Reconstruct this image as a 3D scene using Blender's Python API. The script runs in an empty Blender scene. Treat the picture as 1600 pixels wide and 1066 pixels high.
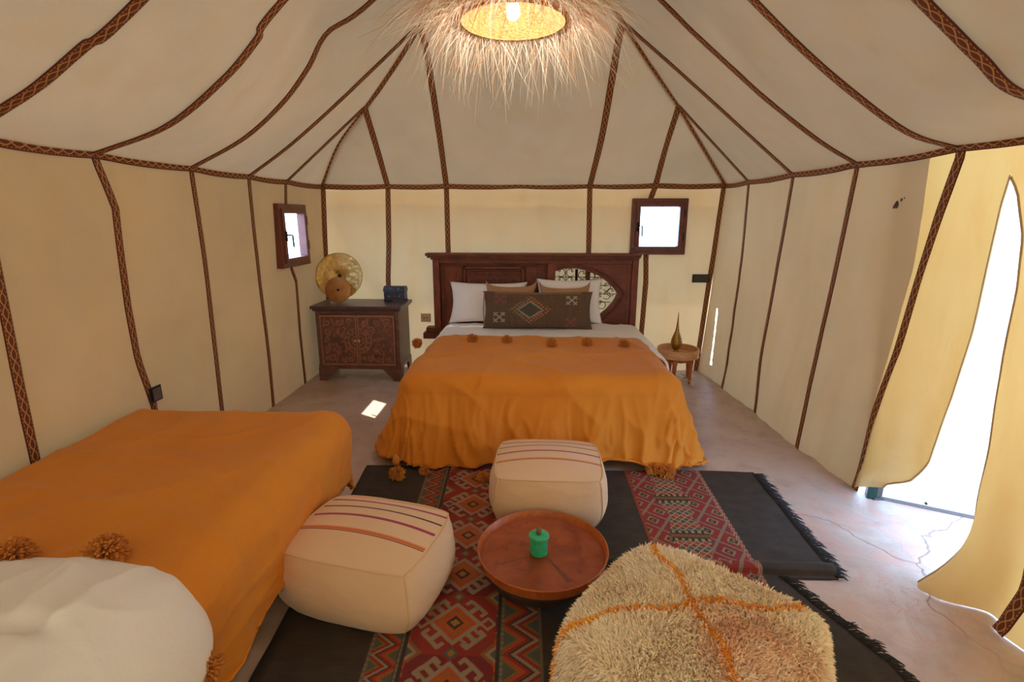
import bpy, bmesh, math, random
import numpy as np
from mathutils import Vector, Matrix, noise
random.seed(7); np.random.seed(7)
sc = bpy.context.scene
COL = sc.collection
PI = math.pi

# ------------------------------------------------------------------ camera, sky, sun, exposure
F, H = 800.0, 1.5
PITCH = math.atan(193.0/F); YAW = math.atan(35.0/F*math.cos(PITCH))
cam_d = bpy.data.cameras.new('camera'); cam = bpy.data.objects.new('camera', cam_d); COL.objects.link(cam)
cam.location = (0, 0, H); cam.rotation_euler = (PI/2-PITCH, 0, YAW)
cam_d.sensor_width = 36.0; cam_d.lens = 36.0*F/1600.0; cam_d.clip_start = 0.02
sc.camera = cam
EXPOSURE = 1.88
SKY = (0.38, 0.63, 1.0); SKY_STRENGTH = 3.5
SUN_DIR = Vector((-0.74, 0.47, 1.33)).normalized()      # towards the sun, seen through the left window
SUN_STRENGTH = 3.2
world = bpy.data.worlds.new('sky'); sc.world = world; world.use_nodes = True
_bg = world.node_tree.nodes['Background']; _bg.inputs[0].default_value = (*SKY, 1); _bg.inputs[1].default_value = SKY_STRENGTH
sun_d = bpy.data.lights.new('sun', 'SUN'); sun_d.energy = SUN_STRENGTH; sun_d.angle = 0.01; sun_d.color = (1.0, .93, .80)
sun = bpy.data.objects.new('sun', sun_d); COL.objects.link(sun)
sun.rotation_euler = SUN_DIR.to_track_quat('Z', 'Y').to_euler()
BULB_POWER = 3.2
sc.view_settings.view_transform = 'Standard'; sc.view_settings.look = 'None'
sc.view_settings.exposure = EXPOSURE; sc.view_settings.gamma = 1.0; sc.view_settings.use_curve_mapping = False
sc.cycles.max_bounces = 12; sc.cycles.diffuse_bounces = 8; sc.cycles.transmission_bounces = 8; sc.cycles.transparent_max_bounces = 12
sc.cycles.use_denoising = True; sc.cycles.caustics_refractive = False; sc.cycles.caustics_reflective = False
sc.cycles.sample_clamp_indirect = 8.0

# ------------------------------------------------------------------ measuring helpers (points found on real planes)
_r = np.array([math.cos(YAW), math.sin(YAW), 0.])
_f = np.array([-math.sin(YAW)*math.cos(PITCH), math.cos(YAW)*math.cos(PITCH), -math.sin(PITCH)])
_u = np.cross(_r, _f)
def ray(px, py): return _r*(px-800)/F-_u*(py-533)/F+_f
def at(px, py, axis, val):
    d = ray(px, py); o = np.array([0, 0, H]); return o+(val-o[axis])/d[axis]*d
def at_vert(px, py, a, b):                 # on the vertical plane through plan points a and b
    n = np.array([b[1]-a[1], a[0]-b[0], 0.]); d = ray(px, py); o = np.array([0, 0, H])
    return o+((np.array([a[0], a[1], 0.])-o)@n)/(d@n)*d

# ------------------------------------------------------------------ object helpers
def props(o, label=None, cat=None, group=None, kind=None):
    if label: o['label'] = label
    if cat: o['category'] = cat
    if group: o['group'] = group
    if kind: o['kind'] = kind
    return o
def empty(name, loc=(0, 0, 0), rz=0, label=None, cat=None, group=None, kind=None):
    o = bpy.data.objects.new(name, None); COL.objects.link(o); o.empty_display_size = .05
    o.location = loc; o.rotation_euler = (0, 0, rz)
    return props(o, label, cat, group, kind)
def obj(name, verts, faces, mat=None, parent=None, smooth=True, uvs=None, colors=None, **kw):
    me = bpy.data.meshes.new(name)
    me.from_pydata([tuple(map(float, v)) for v in verts], [], [tuple(map(int, f)) for f in faces])
    if uvs is not None:
        uvl = me.uv_layers.new(name='UVMap'); idx = np.empty(len(me.loops), dtype=np.int32); me.loops.foreach_get('vertex_index', idx)
        uvl.data.foreach_set('uv', np.asarray(uvs, dtype=np.float32)[idx].ravel())
    if colors is not None:
        ca = me.color_attributes.new('col', 'FLOAT_COLOR', 'POINT')
        c = np.ones((len(verts), 4), dtype=np.float32); c[:, :3] = np.asarray(colors)
        ca.data.foreach_set('color', c.ravel())
    if smooth: me.polygons.foreach_set('use_smooth', [True]*len(me.polygons))
    me.update()
    o = bpy.data.objects.new(name, me); COL.objects.link(o)
    if mat: me.materials.append(mat)
    if parent: o.parent = parent
    return props(o, **kw)
def sharp(o, deg=35):
    o.data.set_sharp_from_angle(angle=math.radians(deg)); return o
class M:
    """collects shapes into one mesh"""
    def __init__(s): s.v = []; s.f = []; s.uv = []
    def add(s, v, f, uv=None):
        n = len(s.v); s.v += [tuple(x) for x in v]; s.f += [tuple(i+n for i in q) for q in f]
        s.uv += list(uv) if uv is not None else [(0, 0)]*len(v); return s
    def box(s, a, b, rot=None, at=(0, 0, 0)):
        v = [(x, y, z) for z in (a[2], b[2]) for y in (a[1], b[1]) for x in (a[0], b[0])]
        if rot is not None: v = [tuple(rot @ Vector(p)+Vector(at)) for p in v]
        return s.add(v, [(0, 2, 3, 1), (4, 5, 7, 6), (0, 1, 5, 4), (2, 6, 7, 3), (0, 4, 6, 2), (1, 3, 7, 5)])
    def tube(s, pts, r, n=8, closed=False):
        P = [Vector(p) for p in pts]; m = len(P); rr = r if hasattr(r, '__len__') else [r]*m
        ref = None; v = []
        for i, p in enumerate(P):
            t = (P[(i+1) % m]-P[i-1]) if closed else (P[min(i+1, m-1)]-P[max(i-1, 0)])
            if t.length < 1e-9: t = Vector((0, 0, 1))
            t.normalize()
            if ref is None: ref = t.orthogonal().normalized()
            ref = (ref-t*ref.dot(t))
            if ref.length < 1e-6: ref = t.orthogonal()
            ref.normalize(); q = t.cross(ref)
            for k in range(n):
                a = 2*PI*k/n; v.append(p+(ref*math.cos(a)+q*math.sin(a))*rr[i])
        f = []
        for i in range(m if closed else m-1):
            for k in range(n):
                a = i*n+k; b = i*n+(k+1) % n; c = ((i+1) % m)*n+(k+1) % n; d = ((i+1) % m)*n+k
                f.append((a, b, c, d))
        if not closed: f.append(tuple(range(n))[::-1]); f.append(tuple((m-1)*n+k for k in range(n)))
        return s.add(v, f)
    def lathe(s, prof, n=32, c=(0, 0, 0), cap=True):
        v = []; m = len(prof)
        for (r, z) in prof:
            for k in range(n): a = 2*PI*k/n; v.append((c[0]+r*math.cos(a), c[1]+r*math.sin(a), c[2]+z))
        f = [(i*n+k, i*n+(k+1) % n, (i+1)*n+(k+1) % n, (i+1)*n+k) for i in range(m-1) for k in range(n)]
        if cap:
            f.append(tuple(range(n))[::-1]); f.append(tuple((m-1)*n+k for k in range(n)))
        return s.add(v, f)
    def grid(s, fn, nu, nv, uv=None, keep=None):
        v = [fn(i/nu, j/nv) for j in range(nv+1) for i in range(nu+1)]
        f = []
        for j in range(nv):
            for i in range(nu):
                q = (j*(nu+1)+i, j*(nu+1)+i+1, (j+1)*(nu+1)+i+1, (j+1)*(nu+1)+i)
                if keep is None or keep((i+.5)/nu, (j+.5)/nv): f.append(q)
        return s.add(v, f, [(i/nu, j/nv) for j in range(nv+1) for i in range(nu+1)])
    def put(s, name, mat=None, parent=None, smooth=True, sharp_deg=None, **kw):
        o = obj(name, s.v, s.f, mat, parent, smooth, uvs=s.uv, **kw)
        if sharp_deg: sharp(o, sharp_deg)
        return o
def bevel(o, w=.004, seg=2):
    m = o.modifiers.new('bevel', 'BEVEL'); m.width = w; m.segments = seg; m.limit_method = 'ANGLE'; return o
def nz(x, y=0., z=0.): return noise.noise(Vector((x, y, z)))

# ------------------------------------------------------------------ materials
def srgb(r, g, b): return tuple((c/255/12.92 if c/255 <= .04045 else ((c/255+.055)/1.055)**2.4) for c in (r, g, b))
class Mat:
    def __init__(s, name):
        s.m = bpy.data.materials.new(name); s.m.use_nodes = True; s.t = s.m.node_tree; s.t.nodes.clear()
        s.out = s.n('ShaderNodeOutputMaterial')
    def n(s, typ, ins=None, **kw):
        nd = s.t.nodes.new(typ)
        for k, v in kw.items(): setattr(nd, k, v)
        for k, v in (ins or {}).items():
            i = nd.inputs[k]
            if isinstance(v, bpy.types.NodeSocket): s.t.links.new(v, i)
            else:
                if hasattr(i.default_value, '__len__') and len(i.default_value) == 4 and hasattr(v, '__len__') and len(v) == 3: v = (*v, 1)
                i.default_value = v
        return nd
    def coord(s, which='Object'): return s.n('ShaderNodeTexCoord').outputs[which]
    def mapv(s, vec, scale=(1, 1, 1), loc=(0, 0, 0), rot=(0, 0, 0)): return s.n('ShaderNodeMapping', {'Vector': vec, 'Scale': scale, 'Location': loc, 'Rotation': rot}).outputs[0]
    def noise(s, vec, scale, detail=4, rough=.55, dist=0): return s.n('ShaderNodeTexNoise', {'Vector': vec, 'Scale': scale, 'Detail': detail, 'Roughness': rough, 'Distortion': dist}).outputs['Fac']
    def ramp(s, fac, stops, interp='LINEAR'):
        r = s.n('ShaderNodeValToRGB', {'Fac': fac}); cr = r.color_ramp; cr.interpolation = interp
        while len(cr.elements) < len(stops): cr.elements.new(.5)
        for e, (p, c) in zip(cr.elements, stops): e.position = p; e.color = (*c, 1) if len(c) == 3 else c
        return r.outputs['Color']
    def mix(s, fac, a, b, mode='MIX'):
        nd = s.n('ShaderNodeMix', data_type='RGBA', blend_type=mode)
        for i, v in ((0, fac), (6, a), (7, b)):
            if isinstance(v, bpy.types.NodeSocket): s.t.links.new(v, nd.inputs[i])
            else: nd.inputs[i].default_value = (*v, 1) if hasattr(v, '__len__') and len(v) == 3 else v
        return nd.outputs[2]
    def math(s, op, a, b=0., c=None):
        ins = {0: a, 1: b}
        if c is not None: ins[2] = c
        return s.n('ShaderNodeMath', ins, operation=op).outputs[0]
    def bump(s, h, strength=.3, dist=.01, normal=None):
        ins = {'Height': h, 'Strength': strength, 'Distance': dist}
        if normal is not None: ins['Normal'] = normal
        return s.n('ShaderNodeBump', ins).outputs[0]
    def surf(s, shader): s.t.links.new(shader, s.out.inputs['Surface']); return s.m
    def pbr(s, color, rough=.6, normal=None, **kw):
        ins = {'Base Color': color, 'Roughness': rough}
        if normal is not None: ins['Normal'] = normal
        ins.update({k.replace('_', ' '): v for k, v in kw.items()})
        return s.surf(s.n('ShaderNodeBsdfPrincipled', ins).outputs[0])
def plain(name, rgb, rough=.5, **kw): return Mat(name).pbr(rgb, rough, **kw)

def canvas(name, base, trans_col, trans, wr=.5):
    m = Mat(name); c = m.coord()
    big = m.noise(c, 1.3, 3); mid = m.noise(m.mapv(c, (2, 2, 14)), 2.2, 5, .6); fine = m.noise(m.mapv(c, (60, 60, 420)), 1.0, 3)
    col = m.mix(m.ramp(big, [(.35, (0, 0, 0)), (.65, (1, 1, 1))]), tuple(x*.90 for x in base), tuple(min(1, x*1.06) for x in base))
    col = m.mix(m.math('MULTIPLY', fine, .22), col, tuple(x*.66 for x in base))
    col = m.mix(m.math('MULTIPLY', m.ramp(m.noise(c, 3.1, 6, .7), [(.60, (0, 0, 0)), (.8, (1, 1, 1))]), .28), col, (base[0]*.80, base[1]*.62, base[2]*.38))
    h = m.math('ADD', m.math('MULTIPLY', m.noise(m.mapv(c, (1, 1, .5)), 5., 4, .5, .8), wr), m.math('MULTIPLY', fine, .012))
    nrm = m.bump(h, .35, .03)
    d = m.n('ShaderNodeBsdfDiffuse', {'Color': col, 'Normal': nrm, 'Roughness': .6}).outputs[0]
    t = m.n('ShaderNodeBsdfTranslucent', {'Color': m.mix(m.math('MULTIPLY', m.ramp(m.noise(m.mapv(c, (3, 3, .8)), 2.4, 6, .65), [(.45, (0, 0, 0)), (.75, (1, 1, 1))]), .45), trans_col, tuple(x*y for x, y in zip(trans_col, (.8, .55, .3))))}).outputs[0]
    return m.surf(m.n('ShaderNodeMixShader', {0: trans, 1: d, 2: t}).outputs[0])
WALL = canvas('wall_canvas', srgb(208, 180, 138), srgb(255, 216, 160), .036)
FWALL = canvas('front_fill_canvas', srgb(212, 182, 134), srgb(255, 216, 160), .18)  # extra translucency added behind the camera to brighten the near side
LWALL = canvas('dimmed_left_canvas', srgb(204, 172, 120), srgb(255, 220, 164), .013)  # same canvas made to pass less light, so the left wall reads shaded
BWALL = canvas('back_wall_canvas', srgb(214, 184, 136), srgb(255, 218, 160), .060)  # same canvas made to pass more light, brightening the back wall
ROOF = canvas('roof_canvas', srgb(196, 172, 144), srgb(255, 220, 168), .019, .35)
DOORC = canvas('door_canvas', srgb(214, 184, 136), srgb(255, 196, 112), .165, .7)

def braid_mat():
    m = Mat('woven_braid'); uv = m.n('ShaderNodeUVMap').outputs[0]; s = m.n('ShaderNodeSeparateXYZ', {0: uv})
    u = m.math('ABSOLUTE', m.math('SUBTRACT', s.outputs[0], .5)); v = s.outputs[1]
    w = m.math('MULTIPLY', m.math('ABSOLUTE', m.math('SINE', m.math('MULTIPLY', v, PI*.9))), .25)
    loop = m.math('LESS_THAN', m.math('ABSOLUTE', m.math('SUBTRACT', u, w)), .055)
    line = m.math('LESS_THAN', m.math('ABSOLUTE', m.math('SUBTRACT', u, .37)), .03)
    dash = m.math('GREATER_THAN', m.math('SINE', m.math('MULTIPLY', v, PI*6)), -.2)
    tan = m.math('MAXIMUM', loop, m.math('MULTIPLY', line, dash))
    col = m.mix(tan, srgb(104, 50, 32), srgb(190, 138, 76))
    edge = m.math('GREATER_THAN', u, .43)
    col = m.mix(edge, col, srgb(88, 32, 24))
    n = m.bump(m.math('ADD', tan, m.noise(m.coord(), 260, 2)), .4, .003)
    return m.pbr(col, .8, n)
BRAID = braid_mat()

def wood(name, c1, c2, scale=(3, 3, 30), rough=.45, bs=.25, spot=None):
    m = Mat(name); c = m.coord()
    g = m.noise(m.mapv(c, scale), 3.0, 6, .65, 1.2); g2 = m.noise(c, 9, 4)
    col = m.ramp(g, [(.32, c1), (.68, c2)])
    col = m.mix(m.math('MULTIPLY', m.ramp(g2, [(.45, (0, 0, 0)), (.75, (1, 1, 1))]), .5), col, tuple(x*.45 for x in c1) if spot is None else spot)
    return m.pbr(col, rough, m.bump(g, bs, .004))
DARKWOOD = wood('dark_carved_wood', srgb(84, 38, 26), srgb(138, 66, 42), (3, 30, 30), .5, .5)
DARKWOOD_V = wood('dark_wood_upright', srgb(90, 40, 26), srgb(148, 68, 40), (30, 30, 2.5), .5, .5)
CABWOOD = wood('cabinet_wood', srgb(96, 66, 60), srgb(134, 94, 82), (4, 4, 20), .42)
CARVED = wood('carved_panel_wood', srgb(148, 96, 74), srgb(174, 118, 94), (6, 6, 12), .45, spot=srgb(136, 104, 100))
RECESS = wood('shaded_recess_wood', srgb(104, 70, 58), srgb(130, 90, 76), (6, 6, 12), .6)  # darker than the carving: relief shade put into the recess colour
PINE = wood('pale_pine', srgb(196, 142, 92), srgb(222, 172, 122), (4, 4, 18), .5, .1, srgb(186, 130, 82))
TABLEWOOD = wood('orange_stained_wood', srgb(168, 92, 44), srgb(198, 118, 62), (16, 16, 3), .45, .1, srgb(140, 70, 30))
FRAME = wood('reddish_window_frame', srgb(104, 52, 42), srgb(122, 64, 52), (12, 12, 12), .4, .05)
IRON = plain('wrought_iron', srgb(52, 34, 26), .5, Metallic=.5)
BLACKP = plain('black_plastic', srgb(24, 22, 26), .3)
CREAMP = plain('cream_plastic', srgb(214, 192, 156), .4)
CHROME = plain('chrome_plastic', srgb(150, 150, 160), .2, Metallic=.9)

def cloth(name, base, dark, slub=.35, bump=.25, wr=.25):
    m = Mat(name); c = m.coord()
    w = m.noise(m.mapv(c, (260, 900, 260)), 1, 2); w2 = m.noise(m.mapv(c, (900, 260, 260)), 1, 2)
    weave = m.math('ADD', w, w2)
    f = m.noise(c, 2.2, 5, .6)
    col = m.mix(m.ramp(f, [(.3, (0, 0, 0)), (.75, (1, 1, 1))]), base, dark)
    col = m.mix(m.math('MULTIPLY', m.ramp(m.noise(c, 110, 2), [(.66, (0, 0, 0)), (.74, (1, 1, 1))]), slub), col, tuple(x*.4 for x in dark))
    n1 = m.bump(m.noise(c, 7, 5, .55, .6), wr, .02)
    return m.pbr(col, .85, m.bump(weave, bump, .0015, n1), Sheen_Weight=.12, Sheen_Roughness=.4)
MUSTARD = cloth('mustard_blanket', srgb(222, 142, 38), srgb(212, 126, 28))
MUSTARD2 = cloth('mustard_yarn', srgb(214, 138, 56), srgb(190, 116, 40))
WHITE = cloth('white_linen', srgb(242, 240, 240), srgb(236, 234, 235), slub=0, wr=.3, bump=.08)
TANCUSH = cloth('tan_cushion_cloth', srgb(184, 142, 104), srgb(160, 120, 86))

def floor_mat():
    m = Mat('polished_concrete_floor'); c = m.coord()
    a = m.noise(c, 1.6, 6, .6, .6); b = m.noise(c, 7, 6, .65)
    col = m.ramp(a, [(.3, srgb(178, 152, 138)), (.55, srgb(200, 178, 166)), (.75, srgb(212, 194, 184))])
    col = m.mix(m.math('MULTIPLY', m.ramp(b, [(.5, (0, 0, 0)), (.72, (1, 1, 1))]), .45), col, srgb(150, 120, 104))
    # worn, reddish cracked zone by the doorway
    s = m.n('ShaderNodeSeparateXYZ', {0: c})
    dx = m.math('MULTIPLY', m.math('SUBTRACT', s.outputs[0], 1.75), 1.0); dy = m.math('SUBTRACT', s.outputs[1], 2.2)
    d = m.math('SQRT', m.math('ADD', m.math('MULTIPLY', dx, dx), m.math('MULTIPLY', dy, dy)))
    zone = m.ramp(m.math('ADD', d, m.math('MULTIPLY', m.math('SUBTRACT', b, .5), .8)), [(.35, (1, 1, 1)), (.85, (0, 0, 0))])
    wv = m.mapv(c, (1, 1, 1)); dv = m.n('ShaderNodeTexVoronoi', {'Vector': m.mix(.25, wv, m.n('ShaderNodeTexNoise', {'Vector': c, 'Scale': 3., 'Detail': 5}).outputs['Color']), 'Scale': .8}, feature='DISTANCE_TO_EDGE').outputs['Distance']
    crack = m.ramp(dv, [(.0, (1, 1, 1)), (.005, (0, 0, 0))])
    crack = m.math('MULTIPLY', crack, zone)
    flake = m.ramp(m.noise(c, 5.5, 8, .7, 1.2), [(.49, (0, 0, 0)), (.53, (1, 1, 1))])
    col = m.mix(m.math('MULTIPLY', m.math('MULTIPLY', flake, zone), .45), col, srgb(204, 146, 126))
    col = m.mix(m.math('MULTIPLY', crack, .6), col, srgb(130, 88, 74))
    h = m.math('ADD', m.math('MULTIPLY', b, .15), m.math('SUBTRACT', m.math('MULTIPLY', m.math('MULTIPLY', flake, zone), .35), crack))
    rough = m.n('ShaderNodeMapRange', {0: b, 3: .32, 4: .55}).outputs[0]
    return m.pbr(col, rough, m.bump(h, .5, .006))
FLOOR = floor_mat()
_m = Mat('desert_sand'); _c = _m.coord(); _a = _m.noise(_c, 4, 6)
SAND = _m.pbr(_m.ramp(_a, [(.3, srgb(196, 160, 124)), (.7, srgb(214, 182, 148))]), .9, _m.bump(_a, .3, .03))

# ------------------------------------------------------------------ the tent: plan
XL, XR, YB, YF, ZE = -2.04, 1.77, 5.02, -0.7, 1.79
_fy = [-0.7, 1.9, 2.71, 3.24, 3.88, 4.47, 5.02]; _fx = [1.80, 1.80, 1.83, 1.77, 1.75, 1.72, 1.66]
def xr(y, z): return float(np.interp(y, _fy, _fx))*(1-z/ZE)+XR*(z/ZE) if z < ZE else XR
def on_right(px, py):
    x = XR
    for _ in range(6):
        p = at(px, py, 0, x); x = xr(p[1], max(0, p[2]))
    return p
def polyf(pts):                             # z -> coordinate, from (z, c) pairs
    pts = sorted(pts); zs = [p[0] for p in pts]; cs = [p[1] for p in pts]
    return lambda z: float(np.interp(z, zs, cs))
GROUND = obj('ground', [(-9, -6, -.03), (12, -6, -.03), (12, 12, -.03), (-9, 12, -.03)], [(0, 1, 2, 3)], SAND, smooth=False, kind='structure', label='pale desert sand outside the tent doorway')
_fl = M().box((-2.3, YF-.1, -.02), (2.02, YB+.1, 0)); _fl.box((2.02, 1.3, -.02), (2.75, 2.95, 0))
floor_o = _fl.put('floor', FLOOR, smooth=False, kind='structure', label='smooth pinkish grey concrete floor, cracked by the doorway')

def braid(path, wdir, normal, parent, width=.046, thick=.004, name='braid_trim'):
    """ribbon with a raised rounded section along path; wdir/normal are vectors or functions of index"""
    P = [Vector(p) for p in path]; L = 0; v = []; uv = []; prof = [(-.5, 0), (-.46, 1), (0, 1.35), (.46, 1), (.5, 0)]
    for i, p in enumerate(P):
        if i: L += (p-P[i-1]).length
        w = Vector(wdir(i) if callable(wdir) else wdir); t = (P[min(i+1, len(P)-1)]-P[max(i-1, 0)]).normalized()
        w = (w-t*w.dot(t)).normalized(); n = Vector(normal(i) if callable(normal) else normal); n = (n-t*n.dot(t)-w*n.dot(w)).normalized()
        wob = 1+.06*nz(L*9, p.x*3, p.y)
        for a, b in prof: v.append(p+w*(a*width*wob)+n*(b*thick+.0015)); uv.append((a+.5, L/.05))
    f = []
    for i in range(len(P)-1):
        for k in range(4): f.append((i*5+k, i*5+k+1, (i+1)*5+k+1, (i+1)*5+k))
    return obj(name, v, f, BRAID, parent, uvs=uv)
def dense(pts, n):
    """smooth resample of a polyline (Catmull-Rom)"""
    P = [np.array(p, float) for p in pts]; P = [2*P[0]-P[1]]+P+[2*P[-1]-P[-2]]; out = []; m = len(P)-3
    for i in range(n+1):
        t = i/n*m; k = min(int(t), m-1); t -= k; a, b, c, d = P[k:k+4]
        out.append(.5*((2*b)+(-a+c)*t+(2*a-5*b+4*c-d)*t*t+(-a+3*b-3*c+d)*t**3))
    return out

# ---- left wall
wall_left = empty('wall_left', (XL, 2, 0), kind='structure', label='cream canvas left tent wall with braided seams')
wall_left.location = (0, 0, 0)
def pixYZ(pts, f): return [f(*p) for p in pts]
def leanx(z): return XL-.075*(1-max(0, min(z, ZE))/ZE)
def at_left(px, py):
    x = XL
    for _ in range(6):
        p = at(px, py, 0, x); x = leanx(p[2])
    return p
LW = {}
LW[0] = polyf([(0, YB), (ZE, YB)])
LW[1] = polyf([(z, y) for _, y, z in pixYZ([(446, 279), (446, 318), (455, 418), (463, 440), (468, 520), (478, 606)], at_left)])
LW[2] = polyf([(z, y) for _, y, z in pixYZ([(388, 279), (396, 360), (405, 440), (415, 520), (428, 637)], at_left)])
LW[3] = polyf([(z, y) for _, y, z in pixYZ([(298, 264), (309, 345), (322, 440), (334, 540), (346, 637)], at_left)])
LW[4] = polyf([(z, y) for _, y, z in pixYZ([(148, 245), (165, 285), (181, 325), (187, 380), (200, 480), (215, 560), (240, 630)], at_left)]+[(0, 2.62)])
LW[5] = polyf([(z, y) for _, y, z in pixYZ([(0, 465), (28, 600), (55, 725)], at_left)]+[(ZE, 1.88), (0, 1.93)])
LW[6] = polyf([(0, .6), (ZE, .6)]); LW[7] = polyf([(0, YF), (ZE, YF)])
def wallx_l(y, z): return XL-.075*(1-z/ZE)+.010*nz(y*1.4, z*.9, 3)*min(1, z*2)+.007*nz(y*4, z*1.6, 7)
def in_win1(y, z): return 4.10 < y < 4.53 and 1.135 < z < 1.57
for k in range(7):
    a, b = LW[k+1], LW[k]; n = max(6, int(abs(a(1)-b(1))/.035))
    fn = lambda u, v, a=a, b=b: (wallx_l(a(v*ZE)*(1-u)+b(v*ZE)*u, v*ZE), a(v*ZE)*(1-u)+b(v*ZE)*u, v*ZE)
    kp = lambda u, v, fn=fn: not in_win1(fn(u, v)[1], v*ZE)
    M().grid(fn, n, 52, keep=kp).put('canvas_panel', LWALL, wall_left)
for k in range(1, 7):
    zr = [(0.0, ZE)] if k != 1 else [(0, 1.11), (1.60, ZE)]
    for z0, z1 in zr:
        braid([(wallx_l(LW[k](z), z), LW[k](z), z) for z in np.linspace(z0, z1, 30)], (0, 1, 0), (1, 0, 0), wall_left, .040 if k < 4 else .044)
# ---- back wall
wall_back = empty('wall_back', (0, 0, 0), kind='structure', label='cream canvas back tent wall behind the beds with braided seams')
BW = {0: polyf([(0, -2.12), (ZE, XL)]), 7: polyf([(0, 1.66), (ZE, XR)]), 8: polyf([(0, 1.74), (ZE, XR+.06)])}
for k, pts in {1: [(605, 290), (607, 380), (606, 437)], 2: [(697, 292), (700, 395)], 5: [(922, 290), (920, 392)], 6: [(1025, 290), (1018, 308), (1010, 398), (1010, 440), (1003, 520)]}.items():
    BW[k] = polyf([(q[2], q[0]) for q in (at(*p, 1, YB-.02) for p in pts)])
BW[3] = polyf([(0, -.42), (ZE, -.39)]); BW[4] = polyf([(0, .06), (ZE, .05)])
def wally_b(x, z): return YB+.012*nz(x*1.3, z*.8, 11)+.006*nz(x*4, z*2, 5)
def in_win2(x, z): return .955 < x < 1.385 and 1.20 < z < 1.64
order = [0, 1, 2, 5, 6, 8]
for a_, b_ in zip(order[:-1], order[1:]):
    a, b = BW[a_], BW[b_]; n = max(6, int(abs(a(1)-b(1))/.035))
    fn = lambda u, v, a=a, b=b: (a(v*ZE)*(1-u)+b(v*ZE)*u, wally_b(a(v*ZE)*(1-u)+b(v*ZE)*u, v*ZE), v*ZE)
    kp = lambda u, v, fn=fn: not in_win2(fn(u, v)[0], v*ZE)
    M().grid(fn, n, 52, keep=kp).put('canvas_panel', BWALL, wall_back)
for k in (0, 1, 2, 5, 6, 7):
    for z0, z1 in ([(0, 1.17), (1.66, ZE)] if k == 6 else [(0, ZE)]):
        dx = .02 if k == 0 else (-.02 if k == 7 else 0)
        braid([(BW[k](z)+dx, wally_b(BW[k](z), z)-.004, z) for z in np.linspace(z0, z1, 30)], (1, 0, 0), (0, -1, 0), wall_back, .048)
# ---- right wall
wall_right = empty('wall_right', (0, 0, 0), kind='structure', label='cream canvas right tent wall with a tall teardrop doorway')
def rpoly(pts): return polyf([(max(0, q[2]), q[1]) for q in (on_right(*p) for p in pts)])
RW = {0: polyf([(0, YB), (ZE, YB)]),
      1: rpoly([(1171, 280), (1160, 400), (1146, 510), (1130, 606)]),
      2: rpoly([(1240, 272), (1222, 380), (1204, 490), (1178, 644)]),
      3: rpoly([(1340, 264), (1315, 380), (1284, 520), (1245, 700)]),
      4: rpoly([(1502, 246), (1470, 335), (1440, 430), (1403, 550), (1366, 650), (1347, 715), (1335, 765)])}
def wallx_r(y, z):
    lo = (1-z/ZE)
    return xr(y, z)+.016*nz(y*2.2, z*.9, 21)*(.4+lo)+.022*lo*lo*nz(y*6+z*2, z*1.5, 9)+.008*lo*nz(y*14+z*4, z*2, 2)
def slit(y, z): return .14 < z < .68 and abs(y-(4.80+.05*(z-.4))) < .016
RW[3.8] = rpoly([(1452, 262), (1443, 330), (1428, 420), (1398, 520), (1362, 640), (1338, 740)])
for k, a, b, mt in ((0, RW[1], RW[0], WALL), (1, RW[2], RW[1], WALL), (2, RW[3], RW[2], WALL), (3, RW[3.8], RW[3], WALL), (4, RW[4], RW[3.8], DOORC)):
    n = max(6, int(abs(a(1)-b(1))/.03))
    if k == 0: n = 64
    fn = lambda u, v, a=a, b=b: (wallx_r(a(v*ZE)*(1-u)+b(v*ZE)*u, v*ZE), a(v*ZE)*(1-u)+b(v*ZE)*u, v*ZE)
    kp = (lambda u, v, fn=fn: not slit(fn(u, v)[1], v*ZE)) if k == 0 else None
    M().grid(fn, n, 56, keep=kp).put('canvas_panel', mt, wall_right)
for k in (1, 2, 3, 4):
    braid([(wallx_r(RW[k](z), z), RW[k](z), z) for z in np.linspace(0, ZE, 36)], (0, 1, 0), (-1, 0, 0), wall_right, .040 if k < 4 else .05)
# door flaps around the teardrop opening
ZA = 1.66
EL = polyf([(z, y) for _, y, z in (at(*p, 0, XR) for p in [(1578, 272), (1560, 320), (1545, 370), (1500, 520), (1465, 620), (1420, 720), (1385, 752), (1350, 757)])])
ER = polyf([(z, y) for _, y, z in (at(*p, 0, XR) for p in [(1578, 272), (1590, 300), (1596, 370), (1585, 450), (1560, 560), (1535, 700), (1515, 800), (1497, 880)])]+[(0, 1.93)])
def left_flap(u, v):
    z0 = .10*(u**.7); z = z0+v*(ZE-z0)
    y = RW[4](z)*(1-u)+(EL(z) if z < ZA else 2.079)*u
    fold = .03*math.sin(u*PI*1.5)*(1-z/ZE)**.8-.03*u**2*(1-z/ZE)
    return (wallx_r(y, z)-fold+.028*nz(y*7+z*1.2, z*1.2, 2)*(1-z/ZE)*u+.012*nz(y*16, z*2, 2)*(1-z/ZE), y, z)
M().grid(left_flap, 18, 60).put('door_flap', DOORC, wall_right, label='left door flap glowing yellow, curling at its hem')
Y5 = polyf([(0, 1.72), (.2, 1.66), (.9, 1.60), (ZE, 1.66)])
def right_flap(u, v):
    z = v*ZE; y = (ER(z) if z < ZA else 2.079)*(1-u)+Y5(z)*u; k = max(0, 1-z/.28)
    return (wallx_r(y, z)-.16*k*k*(1-u*.8)-.05*math.sin(u*PI*2.2)*(1-z/ZE)+min(1, u*5+max(0, .9-z))*(.045*(1-z/ZE)*nz(u*4+z*.8, z*.9, 14)+.016*nz(y*12+z*2, z*2, 4)), y-.05*k*u, max(.004, z+.02*nz(y*8, 0, 1)*(z < .05)))
M().grid(right_flap, 22, 60).put('door_flap', DOORC, wall_right, label='right door flap glowing yellow with its hem trailing on the floor')
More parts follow.
